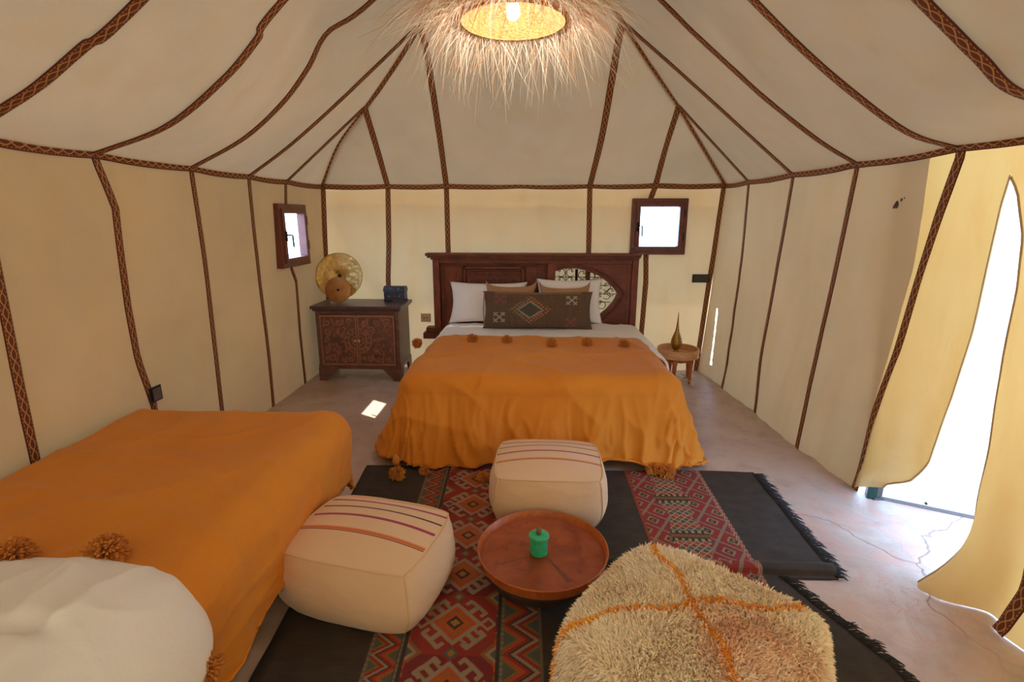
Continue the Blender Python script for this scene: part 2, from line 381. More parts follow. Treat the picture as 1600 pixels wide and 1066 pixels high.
braid([right_flap(1, v) for v in np.linspace(0, 1, 40)], (0, 1, 0), (-1, 0, 0), wall_right, .05)
def side_panel(u, v):
    q = right_flap(1, v); y = q[1]*(1-u)+YF*u; e = math.exp(-u*8)
    return (wallx_r(y, v*ZE)*(1-e)+q[0]*e+.02*math.sin(u*25)*(1-v)*(1-e), y, v*ZE*(1-e)+q[2]*e)
M().grid(side_panel, 70, 60).put('canvas_panel', DOORC, wall_right)
# rolled hems round the opening
hm = M(); hm.tube([Vector(left_flap(1, v)) for v in np.linspace(0, .92, 50)], .005, 6); hm.put('hem', WALL, wall_right)
hm = M(); hm.tube([Vector(right_flap(0, v)) for v in np.linspace(0, .92, 50)], .005, 6); hm.put('hem', WALL, wall_right)
# damp spots on the right canvas
st = on_right(1403, 320)
stain = M()
for (dy, dz, r) in ((0, 0, .016), (-.03, .022, .007), (.018, -.01, .008), (-.05, .03, .004)):
    c0 = (st[1]+dy, st[2]+dz); ring = [(wallx_r(c0[0], c0[1])-.004, c0[0]+r*math.cos(t)*(1+.3*nz(t*2, r*90)), c0[1]+r*math.sin(t)*1.2) for t in np.linspace(0, 2*PI, 12, endpoint=False)]
    stain.add(ring, [tuple(range(12))])
stain.put('patch', plain('dark_stain', srgb(74, 66, 62), .9), wall_right, label='small dark worn patch in the canvas')
# ---- front wall behind the camera
wall_front = M().grid(lambda u, v: (XL-.03+(XR+.06-XL)*u, YF+.01*nz(u*6, v*4), v*(ZE+1.45*(1-abs(u*2-1)))), 30, 20).put('wall_front', FWALL, kind='structure', label='canvas wall behind the viewer')

# ------------------------------------------------------------------ roof
ceiling = empty('ceiling', (0, 0, 0), kind='structure', label='pitched beige canvas tent roof with braided seams')
APEX = np.array([-.13, 2.97, 3.30]); H1L = np.array([-1.37, 4.38, 2.36]); PKL = np.array([-.77, 3.74, 2.745]); H1R = np.array([1.13, 4.42, 2.36]); PKR = np.array([.56, 3.74, 2.745])
CL = np.array([XL, YB, ZE]); CR = np.array([XR, YB, ZE])
def seam(pix, a, b): return [at_vert(*p, a, b) for p in pix]
hipL = dense([CL, *seam([(528, 225)], CL, H1L), H1L, *seam([(610, 110)], H1L, PKL), PKL, (PKL+APEX)/2-np.array([0, 0, .03]), APEX], 60)
hipR = dense([CR, *seam([(1095, 222)], CR, H1R), H1R, *seam([(1010, 90)], H1R, PKR), PKR, (PKR+APEX)/2-np.array([0, 0, .03]), APEX], 60)
def join(low, top, hip):                     # a seam that runs into the hip at 'top' and follows it to the apex
    return low+[q for q in hip if q[2] > top[2]+1e-3]
def side(pix, y, sgn, ridge_z, eave):
    pts = [np.array([eave, y, ZE])]+[at(*p, 1, y) for p in pix]
    return dense(pts+[np.array([-.13, y, ridge_z])], 60)
s_L446 = join(dense([np.array([XL, 4.31, ZE]), H1L-(0, .02, 0)], 20), H1L, hipL)
s_L388 = join(dense([np.array([XL, 3.74, ZE]), at(450, 228, 1, 3.74), at(520, 166, 1, 3.74), at(585, 104, 1, 3.74), PKL], 30), PKL, hipL)
s_L298 = side([(380, 215), (440, 160), (480, 105), (510, 50), (580, 0)], 3.11, 1, 3.27, XL)
s_L145 = side([(260, 195), (350, 120), (400, 60), (440, 0)], 2.42, 1, 3.2, XL)
s_L0 = side([(0, 170), (60, 130), (130, 70), (215, 0)], 1.86, 1, 3.1, XL)
s_Lf = side([], .6, 1, 3.1, XL); s_Lg = side([], YF, 1, 3.1, XL)
s_R1170 = join(dense([np.array([XR, 4.50, ZE]), H1R-(0, .02, 0)], 20), H1R, hipR)
s_R1240 = join(dense([np.array([XR, 3.76, ZE]), at(1180, 218, 1, 3.75), at(1100, 145, 1, 3.75), at(1050, 100, 1, 3.74), at(1000, 56, 1, 3.74), PKR], 30), PKR, hipR)
s_R1340 = side([(1280, 218), (1200, 155), (1150, 110), (1080, 45), (1035, 0)], 3.04, -1, 3.26, XR)
s_R1503 = side([(1420, 205), (1330, 140), (1250, 70), (1180, 0)], 2.36, -1, 3.2, XR)
s_R1600 = side([(1600, 145), (1530, 85), (1445, 0)], 1.7, -1, 3.1, XR)
s_Rf = side([], .6, -1, 3.1, XR); s_Rg = side([], YF, -1, 3.1, XR)
EB = {1: np.array([BW[1](ZE), YB, ZE]), 2: np.array([BW[2](ZE), YB, ZE]), 5: np.array([BW[5](ZE), YB, ZE]), 6: np.array([BW[6](ZE), YB, ZE])}
s_B1 = join(dense([EB[1], at_vert(590, 235, EB[1], H1L), H1L], 20), H1L, hipL)
s_B2 = join(dense([EB[2], at_vert(688, 220, EB[2], PKL), at_vert(676, 140, EB[2], PKL), at_vert(667, 85, EB[2], PKL), PKL], 30), PKL, hipL)
s_B5 = join(dense([EB[5], at_vert(940, 215, EB[5], PKR), at_vert(955, 130, EB[5], PKR), at_vert(965, 70, EB[5], PKR), PKR], 30), PKR, hipR)
s_B6 = join(dense([EB[6], at_vert(1040, 230, EB[6], H1R), H1R], 20), H1R, hipR)
def byfrac(path, t):
    P = np.array(path); z = np.maximum.accumulate(P[:, 2]); f = (z-z[0])/(z[-1]-z[0])+np.arange(len(z))*1e-9
    return np.array([np.interp(t, f, P[:, i]) for i in range(3)])
TT = [0]+list(np.linspace(0, 1, 48)[1:])
def roof_panel(A, B, n=10, sag=.010):
    ra = [byfrac(A, t) for t in TT]; rb = [byfrac(B, t) for t in TT]; v = []; f = []
    for j, t in enumerate(TT):
        w = np.linalg.norm(ra[j]-rb[j])
        for i in range(n+1):
            u = i/n; p = ra[j]*(1-u)+rb[j]*u
            p = p-np.array([0, 0, 1])*(4*u*(1-u)*sag*min(1, w/.6))+np.array([0, 0, .006*nz(p[0]*3, p[1]*3, 5)*4*u*(1-u)])
            v.append(p)
    for j in range(len(TT)-1):
        for i in range(n):
            q = (j*(n+1)+i, j*(n+1)+i+1, (j+1)*(n+1)+i+1, (j+1)*(n+1)+i); f.append(q)
    me = obj('canvas_panel', v, f, ROOF, ceiling)
    bm = bmesh.new(); bm.from_mesh(me.data); bmesh.ops.remove_doubles(bm, verts=bm.verts, dist=1e-4); bm.to_mesh(me.data); bm.free()
    return me
left = [hipL, s_L446, s_L388, s_L298, s_L145, s_L0, s_Lf, s_Lg]
right = [hipR, s_R1170, s_R1240, s_R1340, s_R1503, s_R1600, s_Rf, s_Rg]
for S in (left, right):
    for a, b in zip(S[:-1], S[1:]): roof_panel(a, b)
back = [hipL, s_B1, s_B2, s_B5, s_B6, hipR]
for a, b in zip(back[:-1], back[1:]): roof_panel(a, b, 14)
def rbraid(path, wdir, inward, w=.046, top=None):
    P = [p for p in path if top is None or p[2] <= top+1e-3]
    P = [Vector(p)+Vector(inward)*.003 for p in P]
    braid(P, wdir, inward, ceiling, w)
for s_, tp in ((s_L446, 2.36), (s_L388, 2.745), (s_L298, None), (s_L145, None), (s_L0, None), (s_Lf, None)): rbraid(s_, (0, 1, 0), (.6, 0, -.8), .05, tp)
for s_, tp in ((s_R1170, 2.36), (s_R1240, 2.745), (s_R1340, None), (s_R1503, None), (s_R1600, None), (s_Rf, None)): rbraid(s_, (0, 1, 0), (-.6, 0, -.8), .05, tp)
for s_, tp in ((s_B1, 2.36), (s_B2, 2.745), (s_B5, 2.745), (s_B6, 2.36)): rbraid(s_, (1, 0, 0), (0, -.6, -.8), .05, tp)
rbraid(hipL, (1, 1, 0), (.5, -.5, -.7), .055); rbraid(hipR, (1, -1, 0), (-.5, -.5, -.7), .055)
rbraid([(-.13, y, 3.1+.17*max(0, (y-1.7)/1.3)) for y in np.linspace(YF, 2.97, 20)], (1, 0, 0), (0, 0, -1), .05)
# eave band, gently scalloped
def eave(pts, wd, n): braid(pts, wd, n, ceiling, .05, .006, 'eave_braid')
def scal(vals, x): 
    for a, b in zip(vals[:-1], vals[1:]):
        if a <= x <= b: return -.010*math.sin(PI*(x-a)/(b-a))
    return 0
lv = sorted([YB, 4.31, 3.74, 3.11, 2.42, 1.88, .6, YF]); rv = sorted([YB, 4.5, 3.76, 3.04, 2.33, 1.66, .6, YF]); bv = sorted([XL, EB[1][0], EB[2][0], -.15, EB[5][0], EB[6][0], XR])
eave([(XL+.006, y, ZE+scal(lv, y)) for y in np.linspace(YF, YB, 120)], (0, 0, 1), (1, 0, 0))
eave([(XR-.006, y, ZE+scal(rv, y)+(-.0)) for y in np.linspace(YF, YB, 120)], (0, 0, 1), (-1, 0, 0))
eave([(x, YB-.012, ZE+scal(bv, x)) for x in np.linspace(XL, XR, 90)], (0, 0, 1), (0, -1, 0))

M().grid(lambda u, v: (XL-.1+(XR-XL+.2)*u, YB+.06+.32*v, ZE-.01-.06*v), 20, 4).put('sun_blocker', ROOF, kind='structure', label='added unseen canvas flap keeping sun out of the back window')  # unseen flap added to block the sun through the back window
# ------------------------------------------------------------------ windows and door
m_ = Mat('window_glass')
_gl = m_.n('ShaderNodeBsdfGlossy', {'Roughness': .02}).outputs[0]; _tr = m_.n('ShaderNodeBsdfTransparent', {'Color': (.96, .97, .98)}).outputs[0]
GLASS = m_.surf(m_.n('ShaderNodeMixShader', {0: .05, 1: _tr, 2: _gl}).outputs[0])
def window(name, origin, right, out, W, Hh, label, handle_side=-1):
    """origin = lower-left corner of the outer frame seen from inside, right = unit vector along the wall, out = outward unit vector"""
    O = Vector(origin); R = Vector(right); N = Vector(out); U = Vector((0, 0, 1)); rot = Matrix((R, -N, U)).transposed()
    root = empty(name, tuple(O), kind='structure', label=label)
    loc = lambda a, b: (a, b)
    def ring(nm, a0, a1, b, d0, d1, mat):    # frame ring inset a, bar width b, depth range (towards the room positive)
        g = M()
        for (x0, z0, x1, z1) in ((a0, a0, W-a0, a0+b), (a0, Hh-a0-b, W-a0, Hh-a0), (a0, a0+b, a0+b, Hh-a0-b), (W-a0-b, a0+b, W-a0, Hh-a0-b)):
            g.box((x0, d0, z0), (x1, d1, z1), rot)
        o = g.put(nm, mat, root, smooth=False); return bevel(o, .003)
    ring('window_frame', 0, 0, .045, -.05, .022, FRAME)
    ring('sash', .036, 0, .040, -.035, .036, FRAME)
    M().box((.07, -.004, .07), (W-.07, .002, Hh-.07), rot).put('pane', GLASS, root, smooth=False)
    hx = .056 if handle_side < 0 else W-.056
    hd = M(); hd.box((hx-.012, .036, Hh/2-.04), (hx+.012, .046, Hh/2+.04), rot)
    hd.tube([rot @ Vector(p) for p in ((hx, .045, Hh/2+.01), (hx, .075, Hh/2+.01), (hx+.03*(-handle_side), .078, Hh/2+.008), (hx+.034*(-handle_side), .078, Hh/2-.09))], .007, 8)
    hd.put('window_handle', BLACKP, root, label='black lever handle')
    hg = W-.03 if handle_side < 0 else .03
    for zz in (.13, Hh-.17):
        M().tube([rot @ Vector((hg, .03, zz)), rot @ Vector((hg, .03, zz+.075))], .009, 8).put('hinge', BLACKP, root, label='dark hinge')
    return root
window('window_1', (XL+.01, 4.062, 1.098), (0, 1, 0), (-1, 0, 0), .508, .51, 'small red-brown framed window in the left canvas wall above the disc lamp')
window('window_2', (.913, YB-.03, 1.158), (1, 0, 0), (0, 1, 0), .512, .515, 'small square red-brown framed window in the back wall above the brass vase')
# door leaf standing open outside
DLV = empty('door_1', (1.90, 2.605, 0), math.atan2(-.15, .31), kind='structure', label='white door leaf standing open outside the tent doorway')
_dl = M().box((0, 0, .015), (.84, .04, 1.98)).put('door_leaf', plain('white_door_paint', (.86, .86, .88), .45), DLV, smooth=False); bevel(_dl, .004)
M().box((0, -.004, .0), (.84, .044, .02)).put('door_sweep', plain('grey_rubber', srgb(110, 100, 100), .7), DLV, smooth=False)
M().box((-.06, -.02, 0), (-.015, .05, 2.0)).put('door_post', plain('dark_green_steel', srgb(30, 62, 56), .4, Metallic=.3), DLV, smooth=False, label='dark green steel door post')
M().tube([(.20, -.001, .035), (.20, -.012, .035)], .006, 8).put('screw', IRON, DLV)
PST = M().box((1.872, 2.60, 0), (1.932, 2.655, 1.70)); PST.box((1.862, 2.59, 0), (1.942, 2.665, .012))
bevel(PST.put('trim_1', wood('dark_post_wood', srgb(44, 34, 30), srgb(70, 56, 48)), smooth=False, kind='structure', label='dark wooden door post foot under the left flap'), .004)

# ------------------------------------------------------------------ cloth draping
def pil_noise(p, k=1.): return nz(p[0]*k, p[1]*k, p[2]*k)
def ridge(x, y, s): return max(0, 1-abs(nz(x, y, s))*3.2)**3
def creases(a, b, seed, k):
    return .0075*ridge(a*1.3+b*.9, b*2.6-a*.4, seed+20)+.0055*ridge(a*3.1+1.5*nz(a, b, 3), b*1.7, seed+30)+k*(.012*ridge(a*4.6+nz(b*2, a, 1), b*1.1, seed+40)+.008*ridge(a*9, b*3., seed+50))
def drape(rect, ztop, cloth_rect, r=.07, flare=.16, fold_amp=.03, fold_n=18, floor=.006, seed=0, dense_n=(90, 90), hem=None, top_noise=.006, crease=1.):
    """cloth laid over a box: rect = box top (x0,x1,y0,y1); cloth_rect = flat extent of the cloth in the same plane"""
    x0, x1, y0, y1 = rect; cx0, cx1, cy0, cy1 = cloth_rect; nu, nv = dense_n
    def fn(u, v):
        a = cx0+(cx1-cx0)*u; b = cy0+(cy1-cy0)*v
        px = min(max(a, x0+r), x1-r); py = min(max(b, y0+r), y1-r)
        dx, dy = a-px, b-py; d = math.hypot(dx, dy)
        if hem is not None and d > r: 
            d = min(d, hem(a, b, math.atan2(dy, dx)))
        if d < 1e-6: n = (0, 0)
        else: n = (dx/math.hypot(dx, dy), dy/math.hypot(dx, dy))
        arc = r*PI/2
        if d <= arc: out = r*math.sin(d/r); dz = r*(1-math.cos(d/r))
        else:
            e = d-arc; out = r+e*math.sin(flare); dz = r+e*math.cos(flare)
        s = (px*1.7+py*1.3)*fold_n+math.atan2(n[1], n[0])*3.2+1.5*nz(px*3, py*3, seed) if d > 1e-6 else 0
        k = max(0, (d-r))/.5
        out += fold_amp*k*(math.sin(s)+.6*math.sin(s*2.3+1)) + (.5*fold_amp*k*nz(px*6, py*6, seed) if d > r else 0)
        p = [px+n[0]*out, py+n[1]*out, ztop-dz]
        if d > r: p[0] += n[0]*.030*k*max(0, nz(px*4.2+a*1.1, b*2, seed+8)); p[1] += n[1]*.030*k*max(0, nz(px*4.2+a*1.1, b*2, seed+8))
        p[2] += top_noise*(nz(a*2.5, b*2.5, seed)+.5*nz(a*7, b*5, seed+3))*(1 if d < r else .3)
        w = creases(a, b, seed, min(1.6, max(0, (d-r)/.3)) if d > r else 0)*crease
        m_ = min(1, d/r); p[0] += n[0]*w*m_; p[1] += n[1]*w*m_; p[2] += w*(1-m_*.8)
        if p[2] < floor:
            ex = floor-p[2]; p[0] += n[0]*ex*.5; p[1] += n[1]*ex*.5; p[2] = floor+.006*(1+math.sin(s*2))
        return p
    return M().grid(fn, nu, nv), fn
def pompom(parent, loc, r=.035, mat=None, n=260, cord=None, label=None):
    m = M(); rnd = random.Random(int(abs(loc[0]*1000)+abs(loc[1]*777)))
    c = Vector(loc)
    for i in range(n):
        d = Vector((rnd.gauss(0, 1), rnd.gauss(0, 1), rnd.gauss(0, 1))).normalized(); t = d.orthogonal().normalized(); b = d.cross(t)
        L = r*rnd.uniform(.8, 1.15); w = r*.085; e = c+d*L+Vector((rnd.uniform(-1, 1), rnd.uniform(-1, 1), -.6))*r*.18
        a = [c+d*r*.25+t*w, c+d*r*.25-t*w*.5+b*w*.86, c+d*r*.25-t*w*.5-b*w*.86]; q = [e+t*w, e-t*w*.5+b*w*.86, e-t*w*.5-b*w*.86]
        m.add(a+q, [(0, 1, 4, 3), (1, 2, 5, 4), (2, 0, 3, 5), (3, 4, 5)])
    if cord: m.tube([Vector(cord), c], .004, 5)
    return m.put('pompom', mat or MUSTARD2, parent, smooth=False)

# ------------------------------------------------------------------ double bed
bed = empty('double_bed', (0, 3.9, 0), 0, 'double bed with pale pine base under a long mustard blanket', 'bed')
OFF = Vector((0, -3.9, 0))
def shift(m, d): m.v = [tuple(Vector(p)+d) for p in m.v]; return m
b_ = shift(M().box((-.86, 3.04, .10), (.92, 4.84, .30)), OFF); b_.put('bed_base', PINE, bed, smooth=False)
_lg = None
for sx in (-.80, .86):
    for sy in (3.12, 4.74):
        if _lg is None: _lg = shift(M().box((sx-.03, sy-.03, 0), (sx+.03, sy+.03, .10)), OFF).put('leg', PINE, bed, smooth=False); _l0 = (sx, sy)
        else: c = _lg.copy(); COL.objects.link(c); c.parent = bed; c.location = (sx-_l0[0], sy-_l0[1], 0)
bevel(shift(M().box((-.84, 3.02, .30), (.90, 4.80, .485)), OFF).put('mattress', WHITE, bed, smooth=False), .03, 4)
# white duvet with its turned-down head end
dv, dfn = drape((-.86, 1.0, 3.2, 4.83), .525, (-1.08, 1.34, 3.66, 4.80), r=.11, flare=.22, fold_amp=.010, fold_n=8, seed=4, dense_n=(120, 70), top_noise=.010)
dv = dv.put('duvet', WHITE, label='white duvet turned down below the pillows of the double bed', cat='duvet')
dv.modifiers.new('t', 'SOLIDIFY').thickness = .02; dv.modifiers['t'].offset = -1
# mustard blanket
def hem2(a, b, ang):
    base = .578+.022*math.sin(a*3.4+3.4)+.010*math.sin(a*9)
    if a > .8: base = min(base, float(np.interp(b, [3.3, 3.55, 3.75, 3.95], [.60, .40, .21, .125])))
    if a < -.7: base = min(base, float(np.interp(b, [3.5, 4.1], [.60, .34])))
    return base
bl, bfn = drape((-.84, .92, 2.98, 4.9), .545, (-1.50, 1.55, 2.26, 4.09), r=.11, flare=.30, fold_amp=.013, fold_n=11, seed=1, dense_n=(280, 190), hem=hem2, top_noise=.006, crease=1.7)
blanket = bl.put('blanket', MUSTARD, label='mustard yellow blanket spread over the double bed at the back', cat='blanket')
_so = blanket.modifiers.new('t', 'SOLIDIFY'); _so.thickness = .006; _so.offset = 1
for p in [(738, 528), (792, 530), (862, 534), (917, 533), (975, 536)]:
    q = at(*p, 2, .585); pompom(blanket, (q[0], q[1]+.0, .578), .040)
pompom(blanket, (-.955, 4.05, .50), .042)
for (x, y, z, r) in [(-.79, 2.70, .045, .045), (-.28, 2.70, .035, .035), (.72, 2.83, .04, .042), (.80, 2.80, .042, .046), (-.64, 2.76, .03, .03)]: pompom(blanket, (x, y, z), r)
M().lathe([(.004, -.03), (.02, -.02), (.024, 0), (.018, .02), (.004, .035)], 14, (-.80, 2.735, .11)).put('tassel_knot', MUSTARD2, blanket)

# ------------------------------------------------------------------ headboard (an old door laid on its side)
HB = empty('headboard', (0, 4.9, 0), 0, 'dark carved wooden headboard with arched iron grille behind the double bed', 'headboard')
HY = 4.93; ho = Vector((0, -4.9, 0))
def hbox(name, boxes, mat=DARKWOOD, bw=.004, parent=HB, **kw):
    g = M()
    for a, b in boxes: g.box(a, b)
    return bevel(shift(g, ho).put(name, mat, parent, smooth=False, **kw), bw)
y0, y1 = 4.90, 4.97
hbox('cornice', [((-1.03, 4.845, 1.148), (1.0, 4.98, 1.172)), ((-1.015, 4.86, 1.128), (.995, 4.97, 1.148)), ((-.985, 4.875, 1.11), (.985, 4.97, 1.128))])
hbox('stile', [((-.968, 4.885, .34), (-.905, 4.975, 1.11))], DARKWOOD_V)
hbox('stile', [((.925, 4.885, .34), (.985, 4.975, 1.11))], DARKWOOD_V)
hbox('rail', [((-.905, 4.893, 1.075), (.925, 4.975, 1.11))])
hbox('sill', [((-1.08, 4.86, .34), (.985, 4.98, .40)), ((-1.05, 4.87, .40), (-.90, 4.98, .45))])
hbox('stile', [((.13, 4.893, .40), (.205, 4.975, 1.075))], DARKWOOD_V)
hbox('back_board', [((-.905, 4.945, .40), (.13, 4.965, 1.075))])
for (xa, xb) in ((-.86, -.695), (-.075, .085)):       # narrow upright side panels
    hbox('side_panel', [((xa, 4.922, .42), (xb, 4.946, 1.04)), ((xa+.02, 4.912, .44), (xb-.02, 4.925, 1.02)), ((xa+.045, 4.906, .47), (xb-.045, 4.914, .99))], DARKWOOD_V, .005)
hbox('moulding', [((-.68, 4.91, .42), (-.655, 4.946, 1.045)), ((-.115, 4.91, .42), (-.09, 4.946, 1.045)), ((-.68, 4.91, 1.02), (-.09, 4.946, 1.045)), ((-.64, 4.918, 1.0), (-.13, 4.946, 1.012))])
hbox('carved_panel', [((-.65, 4.928, .42), (-.12, 4.948, .995))])
cv = M()                                               # low-relief arabesque on the centre panel
rnd = random.Random(3)
for j in range(7):
    for i in range(8):
        cx = -.62+i*.066+(.033 if j % 2 else 0); cz = .96-j*.062
        if cx > -.14: continue
        s = 1 if (i+j) % 2 else -1
        cv.tube([(cx+s*.027*(1-t/14)*math.cos(t*.62), 4.927, cz+.025*(1-t/14)*math.sin(t*.62)) for t in range(12)], .0045, 5)
shift(cv, ho).put('carving', DARKWOOD, HB)
# right half: board with a pointed arch opening that points right
def arch_up(x): return float(np.interp(x, [.225, .30, .42, .55, .66, .76, .83, .865], [1.035, 1.058, 1.062, 1.035, .985, .915, .845, .79]))
def arch_dn(x): return float(np.interp(x, [.225, .30, .42, .55, .66, .76, .83, .865], [.50, .49, .48, .49, .53, .62, .71, .79]))
def arch_board(name, x0, x1, za, zb, ya, yb, up, dn, apex, mat, n=36):
    v = []; f = []; xs = [x0+(apex-x0)*i/n for i in range(n+1)]
    for y in (ya, yb):
        for x in xs: v += [(x, y, za(x)), (x, y, up(x)), (x, y, dn(x)), (x, y, zb(x))]
    N = 4*(n+1)
    for i in range(n):
        a = 4*i
        for s in (0, N):
            f.append((s+a, s+a+1, s+a+5, s+a+4) if s == 0 else (s+a, s+a+4, s+a+5, s+a+1)); f.append((s+a+2, s+a+3, s+a+7, s+a+6) if s == 0 else (s+a+2, s+a+6, s+a+7, s+a+3))
        for k, fl in ((0, 1), (1, 0), (2, 1), (3, 0)):
            q = (a+k, a+4+k, N+a+4+k, N+a+k); f.append(q if fl else q[::-1])
    g = M(); g.add(v, f)
    if x1 > apex: g.box((apex, ya, zb(apex)), (x1, yb, za(apex)))
    return shift(g, ho).put(name, mat, HB, smooth=False)
arch_board('arch_board', .205, .925, lambda x: 1.075, lambda x: .40, 4.905, 4.945, arch_up, arch_dn, .865, DARKWOOD)
cx_, cz_ = .225, .775
def inner(fn, k): return lambda x: cz_+(fn(min(.865, x/k if False else x))-cz_)
def in_up(x): t = min(1, (x-.205)/(.80-.205)); return cz_+(arch_up(.205+t*.66)-cz_)*.885
def in_dn(x): t = min(1, (x-.205)/(.80-.205)); return cz_+(arch_dn(.205+t*.66)-cz_)*.885+.015*(1-t)
arch_board('arch_moulding', .205, .88, lambda x: arch_up(x)+.004, lambda x: arch_dn(x)-.004, 4.918, 4.952, in_up, in_dn, .80, DARKWOOD)
g = M(); g.tube([(x, 4.903, arch_up(x)) for x in np.linspace(.225, .865, 30)]+[(x, 4.903, arch_dn(x)) for x in np.linspace(.865, .225, 30)], .009, 8)
shift(g, ho).put('arch_bead', DARKWOOD, HB)
hbox('frame_strip', [((.885, 4.898, .42), (.915, 4.91, 1.05)), ((.22, 4.899, 1.055), (.90, 4.909, 1.068))], DARKWOOD_V, .003)
grille = M(); gy = 4.935
for z in (.945, .865, .785, .705): 
    xe = .80
    while xe > .3 and not (in_dn(xe)+.01 < z < in_up(xe)-.01): xe -= .01
    grille.tube([(.205, gy, z), (xe, gy, z)], .0035, 6)
for x in (.306, .585): grille.tube([(x, gy, .49), (x, gy, in_up(x))], .0035, 6)
grille.box((.395, gy-.008, .47), (.42, gy+.008, 1.02))
grille = shift(grille, ho).put('iron_grille', IRON, HB, label='black wrought iron grille of scrolls')
scr = M()
def _cs(r): return [(r*math.cos(t), 0, r*math.sin(t)) for t in np.linspace(-2.5, 2.2, 22)]+[(r*math.cos(2.2)+.45*r*math.sin(k*1.0)*1.0*(1-k/7), 0, r*math.sin(2.2)-.45*r*(1-math.cos(k*1.0))*(1-k/7)) for k in np.linspace(.3, 4.6, 14)]
scr.tube(_cs(.036), .0036, 6)
scr0 = None
for (x, z, flip) in [(.262, .985, 1), (.262, .905, 1), (.262, .825, 1), (.350, .985, -1), (.350, .905, -1), (.350, .825, -1), (.462, .965, -1), (.462, .885, -1), (.545, .955, 1), (.545, .875, 1), (.625, .905, -1), (.625, .825, -1), (.700, .850, 1), (.700, .770, 1), (.625, .745, -1), (.660, .675, 1), (.590, .665, -1), (.740, .80, -1)]:
    if scr0 is None: scr0 = scr.put('scroll', IRON, grille); o = scr0
    else: o = scr0.copy(); COL.objects.link(o); o.parent = grille
    o.location = (x, gy-4.9, z); o.scale = (flip, 1, 1)

# ------------------------------------------------------------------ pillows and cushions on the double bed
def pillow(name, W, Hh, T, mat, loc, tilt, rz=0, pinch=.10, n=36, colorfn=None, seed=0, ears=0., flange=0., **kw):
    """upright pillow: local x width, z height, y thickness"""
    m = M(); 
    def sidef(s):
        def fn(u, v):
            a, b = 2*u-1, 2*v-1
            e = (1-abs(a)**3.2)*(1-abs(b)**3.2); e = max(0, e)**.55
            cxx = 1-pinch*(1-b*b)*abs(a)**6; czz = 1-pinch*(1-a*a)*abs(b)**6*1.2
            wr = .05*nz(a*2.2, b*2.2, seed+s)+.03*nz(a*6, b*5, seed)
            return (a*W/2*cxx+ears*a*abs(b)**8*.0, -s*T/2*e*(1+wr*1.5)-(.0), (b*czz+1)*Hh/2+ears*abs(a)**10*max(0, b)**8)
        return fn
    m.grid(sidef(1), n, n); a = len(m.f)
    k = M().grid(sidef(-1), n, n); m.add(k.v, [q[::-1] for q in k.f], k.uv)
    cols = None
    if colorfn is not None: cols = [colorfn(u_, v_) for (u_, v_) in m.uv]
    o = obj(name, m.v, m.f, mat, uvs=m.uv, colors=cols, **kw)
    bm = bmesh.new(); bm.from_mesh(o.data); bmesh.ops.remove_doubles(bm, verts=bm.verts, dist=1e-5); bm.to_mesh(o.data); bm.free()
    o.location = loc; o.rotation_euler = (tilt, 0, rz)
    return o
BZ = .53
pillow('pillow', .74, .40, .17, WHITE, (-.43, 4.70, BZ), -.30, -.03, seed=2, label='white pillow at the left of the headboard, its left half uncovered', cat='pillow', group='pillows on the double bed')
pillow('pillow', .62, .43, .17, WHITE, (.335, 4.72, BZ), -.26, .02, seed=5, label='white pillow at the right under the arched grille, right edge showing', cat='pillow', group='pillows on the double bed')
c1 = pillow('cushion', .48, .39, .12, TANCUSH, (-.215, 4.60, BZ), -.30, -.05, seed=8, ears=.045, pinch=.14, label='tan square cushion peeking out behind the long cushion at its left', cat='cushion', group='tan cushions on the double bed')
c2 = pillow('cushion', .47, .38, .12, TANCUSH, (.285, 4.58, BZ), -.27, .02, seed=9, ears=.045, pinch=.14, label='tan square cushion behind the right half of the long cushion', cat='cushion', group='tan cushions on the double bed')
BASEC = np.array(srgb(96, 76, 60)); 
def kilimcol(u, v):
    c = BASEC*(1+.22*nz(u*70, v*3, 1)+.12*nz(u*5, v*40, 2)); x = u*2.35; y = v
    def cross(cx, cy, s, col):
        nonlocal c
        dx, dy = abs(x-cx), abs(y-cy)
        if max(dx, dy) < s:
            if abs(dx-dy) < s*.16 or (abs(dx+dy-s*1.3) < s*.15): c = np.array(col)
    d = abs(x-1.02)/.44+abs(y-.50)/.36
    if d < .55: c = np.array(srgb(78, 74, 66))*(1+.2*nz(u*60, v*60))
    elif d < .64: c = np.array(srgb(150, 150, 130))
    elif d < 1.05:
        k = math.sin((x-1.02)*62)*math.sin((y-.5)*62)
        if k > .05: c = np.array(srgb(166, 104, 78)) if x > 1.0 else np.array(srgb(140, 116, 86))
    cross(.38, .78, .13, srgb(138, 72, 82)); cross(.36, .30, .13, srgb(172, 160, 140)); cross(1.90, .76, .12, srgb(172, 160, 140)); cross(1.88, .18, .12, srgb(142, 76, 78))
    if v > .93 and .1 < u < .9: c = np.array(srgb(136, 104, 74))
    return np.clip(c, 0, 1)
_m = Mat('dark_kilim_cushion'); _a = _m.n('ShaderNodeAttribute', attribute_name='col').outputs['Color']; _c = _m.coord()
KIL = _m.pbr(_a, .9, _m.bump(_m.noise(_m.mapv(_c, (500, 90, 500)), 1, 2), .4, .002))
lc = pillow('lumbar_cushion', .98, .335, .13, KIL, (.035, 4.49, BZ), -.22, -.01, pinch=.05, n=110, colorfn=kilimcol, seed=12, label='long dark brown woven cushion with a diamond motif in front of the pillows', cat='cushion')
pp = M(); pp.tube([(-.475, -.004, .02), (-.485, -.004, .17), (-.478, -.004, .325)], .006, 6); pp.put('edge_cord', TANCUSH, lc)

